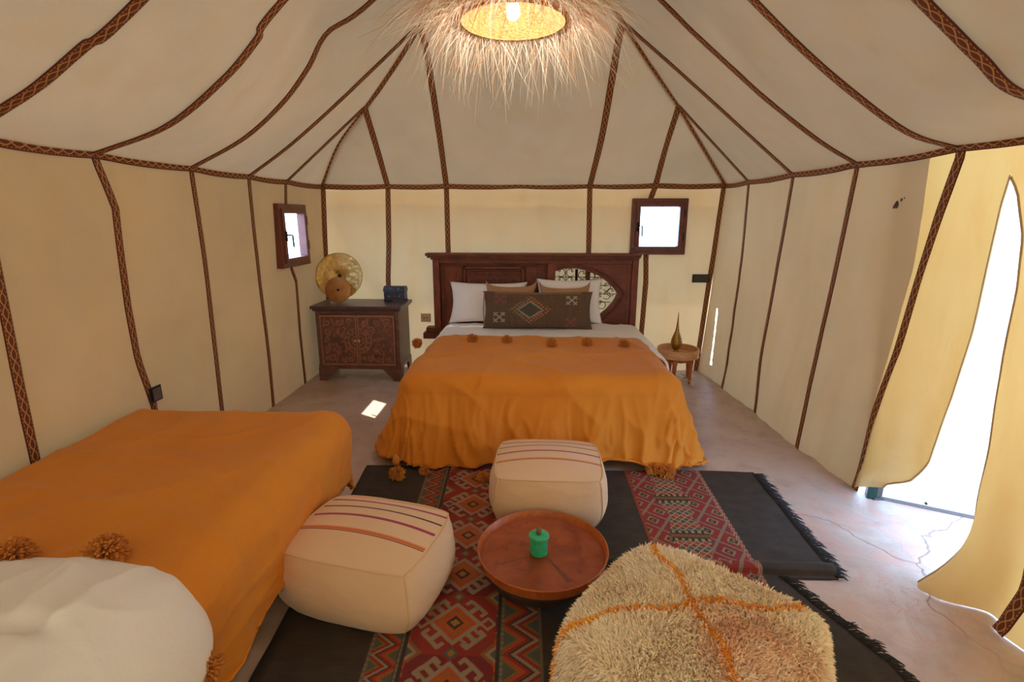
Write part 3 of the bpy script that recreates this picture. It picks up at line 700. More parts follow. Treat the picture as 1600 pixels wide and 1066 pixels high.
# ------------------------------------------------------------------ carved cabinet
CB = empty('cabinet', (-1.62, 4.75, 0), 0, 'low dark wooden cabinet with two carved doors in the back left corner', 'cabinet')
def cb(name, boxes, mat=CABWOOD, bw=.004, parent=CB, **kw):
    g = M()
    for a, b in boxes: g.box(a, b)
    return bevel(g.put(name, mat, parent, smooth=False, **kw), bw)
W2, D2 = .385, .20                                     # body half width / half depth
cb('body', [((-W2, -D2+.02, .13), (W2, D2, .67))])
cb('top', [((-W2-.035, -D2-.025, .685), (W2+.035, D2+.02, .715)), ((-W2-.018, -D2-.012, .665), (W2+.018, D2+.01, .685))], wood('cabinet_top_wood', srgb(74, 52, 58), srgb(98, 74, 78), (20, 4, 4), .33))
cb('corner_post', [((-W2, -D2, .10), (-W2+.035, -D2+.03, .665))]); cb('corner_post', [((W2-.035, -D2, .10), (W2, -D2+.03, .665))])
cb('rail', [((-W2+.035, -D2+.005, .635), (W2-.035, -D2+.03, .665))]); cb('rail', [((-W2+.035, -D2-.006, .115), (W2-.035, -D2+.03, .15))])
for sx in (-1, 1):                                     # bracket feet, front and sides
    g = M(); xo = sx*(W2+.008); q = [(xo, 0), (xo-sx*.07, 0), (xo-sx*.09, .03), (xo-sx*.15, .09), (xo-sx*.19, .13), (xo, .13)]
    n_ = len(q); v = [(x, -D2-.008, z) for x, z in q]+[(x, -D2+.02, z) for x, z in q]
    fc = [tuple(range(n_)), tuple(range(n_, 2*n_))[::-1]]+[(i, i+n_, (i+1) % n_+n_, (i+1) % n_) for i in range(n_)]
    g.add(v, fc)
    g.put('foot', CABWOOD, CB, smooth=False)
    for ys in (-1, 1):
        g = M(); q = [(ys*(D2+.005), 0), (ys*(D2-.05), 0), (ys*(D2-.11), .11), (ys*(D2-.12), .13), (ys*(D2+.005), .13)]; n_ = len(q)
        v = [(sx*(W2+.006), y, z) for y, z in q]+[(sx*(W2-.02), y, z) for y, z in q]
        g.add(v, [tuple(range(n_)), tuple(range(n_, 2*n_))[::-1]]+[(i, i+n_, (i+1) % n_+n_, (i+1) % n_) for i in range(n_)])
        g.put('foot', CABWOOD, CB, smooth=False)
cb('side_rail', [((W2, -D2, .12), (W2+.008, D2, .16))]); cb('side_rail', [((-W2-.008, -D2, .12), (-W2, D2, .16))])
def spiral(cx, cz, r, turns, start, sgn, n=22): return [(cx+r*(1-i/n*.82)*math.cos(start+sgn*i/n*turns*2*PI), 0, cz+r*(1-i/n*.82)*math.sin(start+sgn*i/n*turns*2*PI)) for i in range(n+1)]
for sx in (-1, 1):
    xa, xb = (-W2+.037, -.002) if sx < 0 else (.002, W2-.037)
    d = cb('door', [((xa, -D2-.008, .153), (xb, -D2+.018, .633))], RECESS)
    cb('border', [((xa, -D2-.013, .153), (xb, -D2-.006, .172)), ((xa, -D2-.013, .612), (xb, -D2-.006, .633)), ((xa, -D2-.013, .172), (xa+.014, -D2-.006, .612)), ((xb-.014, -D2-.013, .172), (xb, -D2-.006, .612))], CARVED, .002, d)
    g = M(); mid = (xa+xb)/2; w = (xb-xa)
    S = []
    for (fx, fz, r, tn, st, sg) in [(-.30, .56, .036, 1.3, 2, 1), (.05, .565, .034, 1.3, 1, -1), (-.28, .475, .034, 1.2, -1, -1), (.30, .57, .030, 1.2, 0, 1), (-.33, .39, .026, 1.2, 0, 1), (-.32, .305, .030, 1.3, 3, -1), (-.20, .225, .034, 1.3, 2, 1), (.10, .21, .030, 1.3, 1, -1), (-.36, .22, .018, 1.1, 1, 1), (.30, .205, .026, 1.2, 0, 1), (-.05, .49, .022, 1.1, 4, 1), (.0, .28, .024, 1.1, 4, -1)]:
        S.append(spiral(mid+(-sx)*fx*w*-1*1.0 if sx > 0 else mid+fx*w, fz, r, tn, (st if sx < 0 else PI-st), sg*(1 if sx < 0 else -1)))
    ex = xb if sx < 0 else xa                          # the half medallion at the meeting edge
    ms = -1 if sx < 0 else 1
    for rr in (.125, .085, .05): S.append([(ex+ms*rr*math.cos(t), 0, .39+rr*math.sin(t)*.95) for t in np.linspace(-PI/2+.1, PI/2-.1, 24)])
    for t in np.linspace(-1.2, 1.2, 6): S.append(spiral(ex+ms*.105*math.cos(t), .39+.1*math.sin(t), .013, 1., t, 1, 10))
    for (fx, a, b, c) in ((-.18, .60, .52, .46), (.12, .52, .50, .42), (-.12, .18, .26, .33)):
        X = (mid+fx*w) if sx < 0 else (mid-fx*w); S.append(dense([(X, 0, a), (X+.02, 0, b), (X-.015, 0, c)], 10))
    for s in S: g.tube([(min(max(p[0], xa+.012), xb-.012), -D2-.008, p[2]) for p in s], [.0082*(1-.4*i/len(s)) for i in range(len(s))], 6)
    for _ in range(34):
        X = random.uniform(xa+.03, xb-.03); Z = random.uniform(.19, .60); S.append(spiral(X, Z, random.uniform(.010, .020), 1.1, random.uniform(0, 6), random.choice((-1, 1)), 10)); g.tube([(min(max(p[0], xa+.012), xb-.012), -D2-.008, p[2]) for p in S[-1]], .005, 5)
    for _ in range(26):
        X = random.uniform(xa+.03, xb-.03); Z = random.uniform(.19, .60); g.tube([(X, -D2-.008, Z), (X+random.uniform(-.014, .014), -D2-.008, Z+random.uniform(.008, .02))], [.005, .002], 5)
    g.put('carving', CARVED, d)
    M().lathe([(.004, 0), (.005, .012), (.013, .018), (.015, .026), (.010, .034), (.001, .037)], 16).put('knob', plain('pale_brass_knob', srgb(196, 176, 120), .35, Metallic=.4), d)
    k = d.children[-1]; k.rotation_euler = (PI/2, 0, 0); k.location = (-.018 if sx < 0 else .020, -D2-.012, .395)
g = M(); g.tube([(-.20, -.02, .006), (-.17, -.1, .006), (-.14, -.13, .006)], .005, 6); g.v = [(x-1.655, y+4.75, z) for x, y, z in g.v]
g.put('cable', CREAMP, label='short white cable on the floor under the cabinet', cat='cable')

# brass disc lamp
_m = Mat('hammered_brass'); _c = _m.coord(); _v = _m.n('ShaderNodeTexVoronoi', {'Vector': _c, 'Scale': 26.}).outputs['Distance']; _n = _m.noise(_c, 6, 6, .65)
BRASS = _m.pbr(_m.ramp(_n, [(.3, srgb(186, 140, 70)), (.5, srgb(226, 186, 108)), (.7, srgb(204, 170, 108))]), .36, _m.bump(_m.math('ADD', _v, _n), .5, .01), Metallic=.35)
COPPER = Mat('aged_copper_disc'); _n2 = COPPER.noise(COPPER.coord(), 14, 5); COPPER = COPPER.pbr(COPPER.ramp(_n2, [(.3, srgb(160, 104, 52)), (.7, srgb(190, 132, 74))]), .45, COPPER.bump(_n2, .3, .004), Metallic=.5)
DL = empty('disc_lamp', (-1.852, 4.80, .716), .12, 'round hammered brass disc lamp leaning on the wall atop the dark cabinet', 'lamp')
def disc_prof(R, hole, d): return [(hole, .0), (R*.5, .004), (R*.93, .010), (R, .018), (R, .012), (R*.92, .003), (R*.5, -.004), (hole, -.008)]
R1 = .222
d = M().lathe(disc_prof(R1, .017, 1), 72, cap=False); d.f += [((len(disc_prof(1, 1, 1))-1)*72+k, (len(disc_prof(1, 1, 1))-1)*72+(k+1) % 72, (k+1) % 72, k) for k in range(72)]
o = d.put('disc', BRASS, DL); o.rotation_euler = (PI/2-.22, 0, 0); o.location = (-.005, .045, .238)
h = M().lathe([(.0, -.01), (.018, -.01), (.018, -.004), (0, -.004)], 20).put('hole_plug', BLACKP, o, label='dark centre hole'); h.location = (0, 0, -.002)
R2 = .120
d2 = M().lathe([(.012, 0), (R2*.97, .002), (R2, .008), (R2, .014), (R2*.96, .016), (.012, .012)], 56, cap=False)
o2 = d2.put('small_disc', COPPER, DL); o2.rotation_euler = (PI/2-.16, 0, 0); o2.location = (.0, -.055, .118)
o3 = M().lathe([(0, 0), (.013, 0), (.013, .010), (0, .010)], 16).put('hole_plug', BLACKP, o2, label='dark centre hole')
M().tube([(0, .03, .2), (0, -.03, .10)], .012, 8).put('bracket', BLACKP, DL)
# small treasure box
TB = empty('trinket_box', (-1.335, 4.875, .716), 0, 'small dark blue studded trinket box on the right of the cabinet top', 'box')
TBM = Mat('dark_blue_leather'); _n = TBM.noise(TBM.coord(), 60, 4); TBM = TBM.pbr(TBM.ramp(_n, [(.3, srgb(44, 44, 60)), (.7, srgb(84, 88, 110))]), .45, TBM.bump(_n, .6, .004), Metallic=.3)
bevel(M().box((-.10, -.06, .012), (.10, .06, .09)).put('box_body', TBM, TB, smooth=False), .006)
v = []; g = M(); pr = [(.064*math.cos(t), .092+.052*math.sin(t)) for t in np.linspace(0, PI, 13)]
v = [(x, y, z) for x in (-.104, .104) for y, z in pr]; g.add(v, [tuple(range(13))[::-1], tuple(range(13, 26))]+[(i, (i+1) % 13, (i+1) % 13+13, i+13) for i in range(13)])
sharp(g.put('lid', TBM, TB), 40)
for sx in (-.088, .088):
    for sy in (-.05, .05): M().box((sx-.014, sy-.012, 0), (sx+.014, sy+.012, .014)).put('foot', TBM, TB, smooth=False)
for (x, z, c, y) in ((-.05, .05, (60, 170, 150), -.062), (0, .048, (190, 50, 60), -.062), (.05, .05, (60, 170, 150), -.062), (-.03, .118, (60, 150, 140), -.058), (.04, .118, (60, 150, 140), -.058)):
    s = M().lathe([(0, .006), (.008, .004), (.010, 0)], 12).put('gem', plain('gem', srgb(*c), .2), TB, label='red gem' if c[0] > 100 else 'green gem'); s.rotation_euler = (PI/2, 0, 0); s.location = (x, y, z)

# ------------------------------------------------------------------ side table with brass vase
ST = empty('side_table', (1.355, 4.70, 0), 0, 'round pale wooden tray table on turned legs right of the double bed', 'table')
R = .188
g = M().lathe([(0, .235), (R*.94, .235), (R, .240), (R+.002, .31), (R-.003, .318), (R-.012, .316), (R-.016, .262), (0, .258)], 64, cap=False)
sharp(g.put('tray_top', PINE, ST), 40)
g = M()
g.lathe([(.125, .205), (.150, .205), (.150, .236), (.125, .236), (.125, .205)], 8, cap=False); g.put('apron', TABLEWOOD, ST, smooth=False)
for k, a in enumerate((.5, 1.75, 3.2, 4.3, 5.45)):
    x, y = .125*math.cos(a), .125*math.sin(a); lx = (x*1.14, y*1.14)
    M().lathe([(.011, 0), (.013, .02), (.016, .10), (.021, .16), (.018, .175), (.024, .185), (.024, .235)], 12, (0, 0, 0)).put('leg', TABLEWOOD, ST).location = (lx[0], lx[1], 0)
VS = empty('brass_lamp', (1.325, 4.665, .259), 0, 'engraved brass teardrop lamp with a long thin spout on the round side table', 'lamp')
_m = Mat('engraved_brass'); _c = _m.coord(); _v = _m.n('ShaderNodeTexVoronoi', {'Vector': _m.mapv(_c, (1, 1, 1.4)), 'Scale': 90.}).outputs['Distance']
GOLD = _m.pbr(_m.ramp(_v, [(.2, srgb(120, 84, 30)), (.5, srgb(176, 134, 58))]), .34, _m.bump(_v, .6, .003), Metallic=.8)
M().lathe([(0, .045), (.018, .045), (.030, .055), (.046, .085), (.052, .115), (.048, .145), (.034, .185), (.022, .215), (.014, .25), (.010, .29), (.006, .34), (.003, .395), (0, .40)], 40).put('body', GOLD, VS)
M().lathe([(0, 0), (.048, 0), (.050, .010), (.038, .016), (.030, .022), (.026, .035), (.020, .047), (0, .047)], 8, cap=False).put('base', GOLD, VS, smooth=False)
bevel(M().box((-.05, -.055, 0), (.06, .055, .006)).put('foot_plate', GOLD, VS, smooth=False), .002)
PL = empty('plug', (1.453, 4.52, 0), 0, 'small white cable plug on the floor below the side table', 'plug')
M().lathe([(0, 0), (.016, 0), (.019, .012), (.017, .03), (.008, .04), (0, .04)], 16).put('plug_body', CREAMP, PL)
M().tube([(0, 0, .03), (-.02, .05, .04), (-.06, .14, .012), (-.02, .22, .01), (.03, .2, .012), (-.03, .26, .04)], .004, 6).put('cable', CREAMP, PL)

# sockets and switches
def plate(name, loc, W, Hh, rot, mat, label, cat, cells=2, cellmat=None):
    e = empty(name, loc, rot, label, cat)
    bevel(M().box((-W/2, -.009, -Hh/2), (W/2, 0, Hh/2)).put('face_plate', mat, e, smooth=False), .003)
    w = (W-.02)/cells
    for k in range(cells):
        x = -W/2+.01+w*k; bevel(M().box((x+.003, -.014, -Hh/2+.01), (x+w-.003, -.008, Hh/2-.01)).put('rocker', cellmat or mat, e, smooth=False), .002)
    return e
e = plate('wall_socket', (-1.075, YB-.02, .525), .10, .085, 0, CREAMP, 'cream wall socket on the canvas left of the headboard', 'socket', 1)
for dx in (-.015, .015): M().tube([(dx, -.0142, 0), (dx, -.0148, 0)], .006, 10).put('socket_hole', BLACKP, e)
plate('light_switch', (1.60, YB-.03, .932), .165, .08, 0, BLACKP, 'black double switch plate on the back wall beside the corner seam', 'switch', 2, plain('switch_grey', srgb(70, 64, 64), .25))
plate('light_switch', (leanx(.56)+.012, 2.59, .555), .085, .085, PI/2, BLACKP, 'black switch with chrome rocker on the left wall above the single bed', 'switch', 1, CHROME)

# ------------------------------------------------------------------ single bed on the left
SB = empty('single_bed', (-1.5, 1.5, 0), 0, 'single bed along the left wall under a mustard blanket and white duvet', 'bed')
so = Vector((1.5, -1.5, 0))
for bx, nm, mt in ((((-2.0, .15, .10), (-.98, 2.42, .27)), 'bed_base', PINE), (((-2.0, .13, .27), (-.97, 2.44, .48)), 'mattress', WHITE)):
    bevel(shift(M().box(*bx), so).put(nm, mt, SB, smooth=False), .02, 3)
_lg = None
for sx in (-1.94, -1.04):
    for sy in (.22, 2.35):
        if _lg is None: _lg = shift(M().box((sx-.03, sy-.03, 0), (sx+.03, sy+.03, .10)), so).put('leg', PINE, SB, smooth=False); _l0 = (sx, sy)
        else: c = _lg.copy(); COL.objects.link(c); c.parent = SB; c.location = (sx-_l0[0], sy-_l0[1], 0)
def hem1(a, b, ang):
    y = min(b, 2.5)
    base = float(np.interp(b, [.9, 1.2, 1.5, 1.8, 2.1, 2.4, 2.7, 3], [.55, .56, .46, .40, .37, .42, .50, .50]))
    return base
b2, b2fn = drape((-2.3, -.935, -.5, 2.50), .525, (-2.02, -.40, 1.02, 3.0), r=.12, flare=-.07, fold_amp=.010, fold_n=7, seed=31, dense_n=(190, 230), hem=hem1, top_noise=.012)
blanket2 = b2.put('blanket', MUSTARD, label='mustard yellow blanket covering the single bed by the left wall', cat='blanket')
_so = blanket2.modifiers.new('t', 'SOLIDIFY'); _so.thickness = .006; _so.offset = 1
def lump(u, v):
    """puffed duvet turned back over the blanket"""
    a = 2*u-1; b = 2*v-1
    x0, x1 = -2.02, -.855; y1_ = 1.285; 
    e = (max(0, 1-abs(a)**5)*max(0, 1-abs(b)**4))**.42
    y0_ = .50
    X = (x0+x1)/2+(x1-x0)/2*a*(1-.10*(max(0, b)**3)*max(0, a)**2); Y = (y0_+y1_)/2+(y1_-y0_)/2*b*(1-.22*max(0, a)**3*max(0, b))
    return X, Y, e
def lump_top(u, v):
    X, Y, e = lump(u, v)
    w = .012*ridge(X*2.2+Y*1.5, Y*3.1-X, 61)+.007*ridge(X*5+Y*2, Y*4, 63)+.010*ridge(X*6.5, Y*1.6, 66)*(X > -1.25)
    fold = .035*math.exp(-((Y-.90-.04*nz(X*4, 0, 2))/.022)**2)*(1/(1+math.exp((X+1.09)/.015)))
    return (X, Y, .40+.20*e+.02*e*nz(X*3, Y*3, 8)+w*e-fold-.14*max(0, (X+1.01)/.2)**1.5)
def lump_bot(u, v):
    X, Y, e = lump(u, v); return (X, Y, min(lump_top(u, v)[2]-.001, .40-.10*e*(X > -1)-.14*max(0, (X+1.01)/.2)**1.5))
m = M().grid(lump_top, 150, 110); k = M().grid(lump_bot, 150, 110); m.add(k.v, [q[::-1] for q in k.f], k.uv)
d2_ = m.put('duvet', WHITE, label='puffy white duvet folded back over the near end of the single bed', cat='duvet')
for (px, py, z, r) in [(20, 868, .565, .05), (165, 862, .565, .052)]:
    q = at(px, py, 2, z); pompom(blanket2, tuple(q), r, n=420)
q = at(322, 1044, 2, .30); pompom(blanket2, tuple(q), .042, n=320)

# ------------------------------------------------------------------ rug
def rug_color(name):
    m = Mat(name); a = m.n('ShaderNodeAttribute', attribute_name='col').outputs['Color']; c = m.coord()
    n = m.noise(m.mapv(c, (300, 300, 300)), 1, 2); n2 = m.noise(c, 9, 5)
    col = m.mix(m.math('MULTIPLY', m.ramp(n2, [(.55, (0, 0, 0)), (.75, (1, 1, 1))]), .25), a, srgb(92, 78, 66))
    col = m.mix(m.math('MULTIPLY', n, .35), col, (0.004, .003, .003))
    return m.pbr(col, .95, m.bump(n, .5, .003))
RUG = rug_color('woven_kilim_rug')
RED = np.array(srgb(150, 48, 38)); DRED = np.array(srgb(124, 38, 42)); ORG = np.array(srgb(190, 80, 36)); CRM = np.array(srgb(180, 156, 128)); OCH = np.array(srgb(164, 118, 56)); GRN = np.array(srgb(86, 92, 80)); BLK = np.array(srgb(60, 50, 42)); PNK = np.array(srgb(140, 50, 60))
def lattice_hook(x, y):
    """x in -1..1 across the band, y in the same unit: hooked diamonds"""
    P = 1.72; yy = ((y+P/2) % P)-P/2; ax, ay = abs(x), abs(yy)
    d = ax+ay
    st = .75+.25*math.sin(x*170+y*170)
    if ax < .96 and abs(d-1.55) < .045: return OCH*.95*st+.0
    # side triangles
    if d > 1.6 or ax > .97:
        e = ax-(P/2-ay)*0+0
        t = (ax+ (P/2-abs(ay))*-1)
        k = (ax-.0)+(ay-P/2)*1.0
        dd = (1-ax)+abs(ay-P/2)
        if dd < .14: return GRN
        if dd < .24: return CRM*.8
        if dd < .44: return ORG
        if dd < .56: return RED
        if dd < .66: return OCH*st
        return DRED
    if d < .12: return OCH
    if d < .22: return BLK
    if d < .30: return ORG*1.05
    if d < .44: return OCH*.9 if (int((x+y)*30) % 2) else ORG*.8
    if d < .52: return ORG
    if d < .66: return CRM*st
    # arms along diagonals with hooks
    u = (x+yy)/1.0; w = (x-yy)/1.0; au, aw = abs(u), abs(w)
    for p, q in ((au, aw), (aw, au)):
        if q < .09 and .6 < p < 1.12: return CRM*st
        if abs(q-.0) < .42 and abs(p-1.05) < .075: return CRM*st
        if abs(q-.38) < .07 and .80 < p < 1.1: return CRM*st
    if abs(au-.30) < .06 and .62 < aw < .98 and aw > au: return CRM*st*.9
    # small diamonds at the ends
    if ay > .52:
        dd = ax+abs(ay-P/2)
        if dd < .10: return OCH
        if dd < .18: return GRN
        if dd < .26: return RED
    # side diamond
    dd = abs(ax-.78)+ay
    if dd < .07: return PNK
    if .12 < dd < .22: return CRM*st
    if dd < .03: return CRM
    return DRED if (int(y*1.1) % 2) else RED
def zigzag(x, y, w=1.0):
    t = abs(((y/.9) % 1.0)*2-1); k = (x*.5+.5)-t*.62
    st = .7+.3*math.sin(y*120)
    if k < -.22: return GRN*.9
    if k < -.1: return OCH*st
    if k < .06: return RED
    if k < .20: return CRM*st
    if k < .28: return BLK
    if k < .42: return RED
    if k < .56: return ORG*.9
    if k < .66: return OCH*st
    return GRN*.9
def bandB(x, y, U):
    """right band: x 0..1 across, y metres along"""
    st = .75+.25*math.sin((x*200+y*900))
    if x > .955: return (CRM if (int(y*60)+int(x*90)) % 2 else RED)
    if x < .03: return ORG*.6
    t = ((y*1.0) % .34)/.34
    cw = .20-.10*abs(t*2-1)*1.0+.0
    if abs(x-.47) < cw+.02:
        ty = (t*2) % 1.0
        if abs(t-.5) < .035: return OCH*(.6+.4*math.sin(x*260))
        if abs(t-.5) < .065: return BLK
        if abs(t-.5) < .12: return BLK if (x*14+.0) % 1 > .5 else CRM*.9
        a = (x*11+y*26) % 1.; b = (x*11-y*26) % 1.
        if a < .22 or b < .22: return CRM*.95
        k = (int(x*11+y*26)*3+int(x*11-y*26)*5) % 4
        return [GRN*.8, ORG*.9, RED, GRN][k]
    # leaning lattice of small diamonds
    xx = x*.40; a = (xx*7.4+y*8.2) % 1.; b = (xx*7.4-y*4.2) % 1.
    if a < .10 or b < .12: return CRM*.82*st
    ca, cb_ = abs(a-.55), abs(b-.56); m_ = max(ca, cb_)
    if m_ < .06: return OCH
    if m_ < .14: return BLK
    if m_ < .22: return CRM*.7
    if m_ < .32: return RED
    return PNK if (int(y*8.2+xx*7.4) % 2) else RED
UA = (.165, .212, .224, .366, .378, .44); UB = (.672, .862)
def rugx(u, y, lo=False):
    t = (y-1.37)/(2.85-1.37)
    L = -.93+(-1.02+.93)*t; Rr = 1.29+(1.33-1.29)*t
    return L+(Rr-L)*u
def rug_col(u, y):
    wv = 1+.12*nz(u*8, y*9, 5)
    if UA[0] <= u < UA[5]:
        wdt = (UA[3]-UA[2])*2.25/2
        if u < UA[1]: c = zigzag((u-UA[0])/(UA[1]-UA[0])*2-1, y/.105) if u > UA[0]+.004 else CRM*(.6 if int(y*250) % 2 else .25)
        elif u < UA[2]: c = BLK if abs((u-UA[1])/(UA[2]-UA[1])-.25) > .2 else CRM*(.6 if int(y*250) % 2 else .25)
        elif u < UA[3]: c = lattice_hook(((u-UA[2])/(UA[3]-UA[2]))*2-1, (y-1.62)/wdt)
        elif u < UA[4]: c = BLK if abs((u-UA[3])/(UA[4]-UA[3])-.75) > .2 else CRM*(.6 if int(y*250) % 2 else .25)
        else: c = zigzag(1-(u-UA[4])/(UA[5]-UA[4])*2, y/.15) if u < UA[5]-.005 else CRM*.35
    elif UB[0] <= u < UB[1]: c = bandB((u-UB[0])/(UB[1]-UB[0]), y, u)
    else: c = BLK*(1+.35*nz(u*30, y*20, 1)+.25*nz(u*120, y*90, 4))+.003
    return np.clip(c*wv, 0, 1)
FY = 1.97                                              # where the rug is rucked up in a fold
def rug_edge(y): return 1.0 if y > FY-.03 else float(np.interp(y, [1.2, 1.5, 1.94], [.995, .975, .895]))
us = list(np.linspace(0, UA[0]-.0015, 8))+list(np.linspace(UA[0], UA[5], 215)[:-1])+list(np.linspace(UA[5]+.0015, UB[0]-.0015, 14))+list(np.linspace(UB[0], UB[1], 125)[:-1])+list(np.linspace(UB[1]+.0015, 1, 16))
ys = list(np.linspace(.3, 1.28, 12)[:-1])+list(np.linspace(1.28, 2.86, 520))
V = []; C = []
for y in ys:
    for u in us:
        k = max(0, min(1, (u-.50)/.12)); d = y-(FY-.06*(u-.9)*0)
        ue = u if u < .87 else .87+(u-.87)/(1-.87)*(rug_edge(y)-.87)
        ridge = .034*k*math.exp(-((d-.02)/.028)**2) if d > 0 else .034*k*math.exp(-((d-.02)/.014)**2)
        z = .010+ridge+.003*nz(u*9, y*7, 2)+.004*k*max(0, nz(u*4, y*5, 9))
        V.append((rugx(ue, y), y+.012*math.sin(u*9)*(y > 2.8)-.02*k*math.exp(-(d/.03)**2), z)); C.append(rug_col(u, y))
nu = len(us); Fc = [(j*nu+i, j*nu+i+1, (j+1)*nu+i+1, (j+1)*nu+i) for j in range(len(ys)-1) for i in range(nu-1)]
rug = obj('rug', V, Fc, RUG, colors=C, label='black flatwoven rug with red patterned bands on the concrete floor', cat='rug')
_so = rug.modifiers.new('t', 'SOLIDIFY'); _so.thickness = .007; _so.offset = -1
fr = M(); rnd = random.Random(5)
for i in range(620):
    y = .4+2.45*i/620+rnd.uniform(-.003, .003); x = rugx(rug_edge(y), y)-.01
    cl = nz(y*16, 2); L = .035+.045*max(0, cl)+rnd.uniform(0, .035); dy = rnd.uniform(-.35, .15)+.5*nz(y*25, 7)
    p0 = Vector((x, y, .011)); p1 = p0+Vector((L*.6, L*.6*dy, .006)); p2 = p0+Vector((L, L*dy+rnd.uniform(-.01, .01), -.006))
    fr.tube([p0, p1, p2], [.0032, .0028, .001], 4)
fr.put('fringe', plain('black_fringe', srgb(38, 33, 32), .9), rug, kind='stuff', label='black knotted fringe')

# ------------------------------------------------------------------ poufs
def pouf(loc, rz, W, D, Hh, mat, label, bulge=.055, top=.045, square=3.0, name='pouf', seed=0, group=None, n=30):
    root = empty(name, loc, rz, label, 'pouf', group)
    def mp(c):
        x, y, z = c
        a = 1+bulge*(1-y*y)*(1-z*z)*1.6; b = 1+bulge*(1-x*x)*(1-z*z)*1.6; t = 1+top/Hh*2*(1-x*x)*(1-y*y)*(1 if z > 0 else 0)
        q = 1-.075*(abs(x*y)**3)-.055*z*z*(abs(x)**3+abs(y)**3)/2*(1.7 if z < 0 else .75)
        taper = 1-.02*z-.05*max(0, -z)**3
        X = x*W/2*a*q*taper; Y = y*D/2*b*q*taper; Z = Hh/2+z*Hh/2*(t if z > 0 else 1)*(1-.05*(abs(x*y))**3*(z > 0))
        s = 1+.012*nz(x*2+seed, y*2, z*2)+.006*nz(x*6+seed, y*6, z*6)
        return Vector((X*s, Y*s, max(.0, Z)))
    m = M()
    for ax in range(3):
        for s in (-1, 1):
            def fn(u, v, ax=ax, s=s):
                a, b = math.sin((2*u-1)*PI/2)*.0+(2*u-1), (2*v-1); c = [0, 0, 0]; c[ax] = s; c[(ax+1) % 3] = a*(1 if s > 0 else -1); c[(ax+2) % 3] = b
                return mp(c)
            m.grid(fn, n, n)
    o = m.put('body', mat, root)
    bm = bmesh.new(); bm.from_mesh(o.data); bmesh.ops.remove_doubles(bm, verts=bm.verts, dist=1e-4); bm.normal_update(); bm.to_mesh(o.data); bm.free()
    return root, o, mp
def pouf_mat(name, ori):
    m = Mat(name); c = m.coord('Object'); s = m.n('ShaderNodeSeparateXYZ', {0: c})
    w = m.math('ADD', m.noise(m.mapv(c, (90, 700, 700)), 1, 2), m.noise(m.mapv(c, (700, 90, 90)), 1, 2)); f = m.noise(c, 5, 5)
    base = m.mix(f, srgb(232, 196, 158), srgb(244, 214, 180))
    base = m.mix(m.math('MULTIPLY', w, .22), base, srgb(204, 162, 120))
    y = m.n('ShaderNodeMapRange', {0: s.outputs[1], 1: -.25, 2: .25, 3: 0., 4: 1.}).outputs[0]
    B = (0, 0, 0, 0); MG = (*srgb(166, 54, 92), 1); DK = (*srgb(76, 46, 30), 1); OR = (*srgb(226, 128, 70), 1); PK = (*srgb(220, 150, 112), 1); BR = (*srgb(96, 62, 60), 1)
    st = [(0, B), (.345, BR), (.353, OR), (.368, BR), (.372, OR), (.392, B), (.48, B), (.545, MG), (.576, B), (.69, DK), (.710, B), (.81, MG), (.838, B), (.91, PK), (.932, B)]
    if ori: st = [(0, B), (.365, BR), (.375, OR), (.400, B), (.50, B), (.545, MG), (.572, B), (.68, B), (.70, DK), (.718, B), (.80, B), (.825, MG), (.848, B), (.93, PK), (.945, B)]
    r = m.n('ShaderNodeValToRGB', {'Fac': y}); cr = r.color_ramp; cr.interpolation = 'CONSTANT'
    while len(cr.elements) < len(st): cr.elements.new(.5)
    for e, (p, c_) in zip(cr.elements, st): e.position = p; e.color = c_
    mask = m.math('MULTIPLY', r.outputs['Alpha'], m.math('MULTIPLY', m.math('GREATER_THAN', s.outputs[2], .215), m.math('LESS_THAN', m.math('ABSOLUTE', s.outputs[0]), .275)))
    col = m.mix(mask, base, r.outputs['Color'])
    n1 = m.bump(m.noise(c, 9, 4), .15, .02)
    return m.pbr(col, .9, m.bump(w, .35, .002, n1), Sheen_Weight=.2)
def piping(root, mp, mat, z=1.0, verts=True):
    for nm, pts in (('piping', [mp((a, -1, z)) for a in np.linspace(-1, 1, 24)]), ('piping', [mp((1, a, z)) for a in np.linspace(-1, 1, 24)]), ('piping', [mp((a, 1, z)) for a in np.linspace(-1, 1, 24)]), ('piping', [mp((-1, a, z)) for a in np.linspace(-1, 1, 24)]),
                    ('corner_seam', [mp((1, -1, a)) for a in np.linspace(-1, 1, 14)]), ('corner_seam', [mp((-1, -1, a)) for a in np.linspace(-1, 1, 14)])):
        g = M(); g.tube(pts, .0035, 6); g.put(nm, mat, root)
PIPE = plain('beige_piping', srgb(226, 192, 150), .9)
p1, _, mp1 = pouf((-.655, 1.80, .012), math.radians(-13), .60, .47, .265, pouf_mat('striped_pouf_cloth', False), 'striped beige square pouf in front of the single bed', name='pouf', seed=1, top=.04, group='striped poufs')
piping(p1, mp1, PIPE)
p2, _, mp2 = pouf((.085, 2.455, .012), math.radians(-1), .565, .485, .265, pouf_mat('striped_pouf_cloth_far', True), 'striped beige square pouf at the foot of the double bed', name='pouf', seed=4, top=.035, group='striped poufs')
piping(p2, mp2, PIPE)
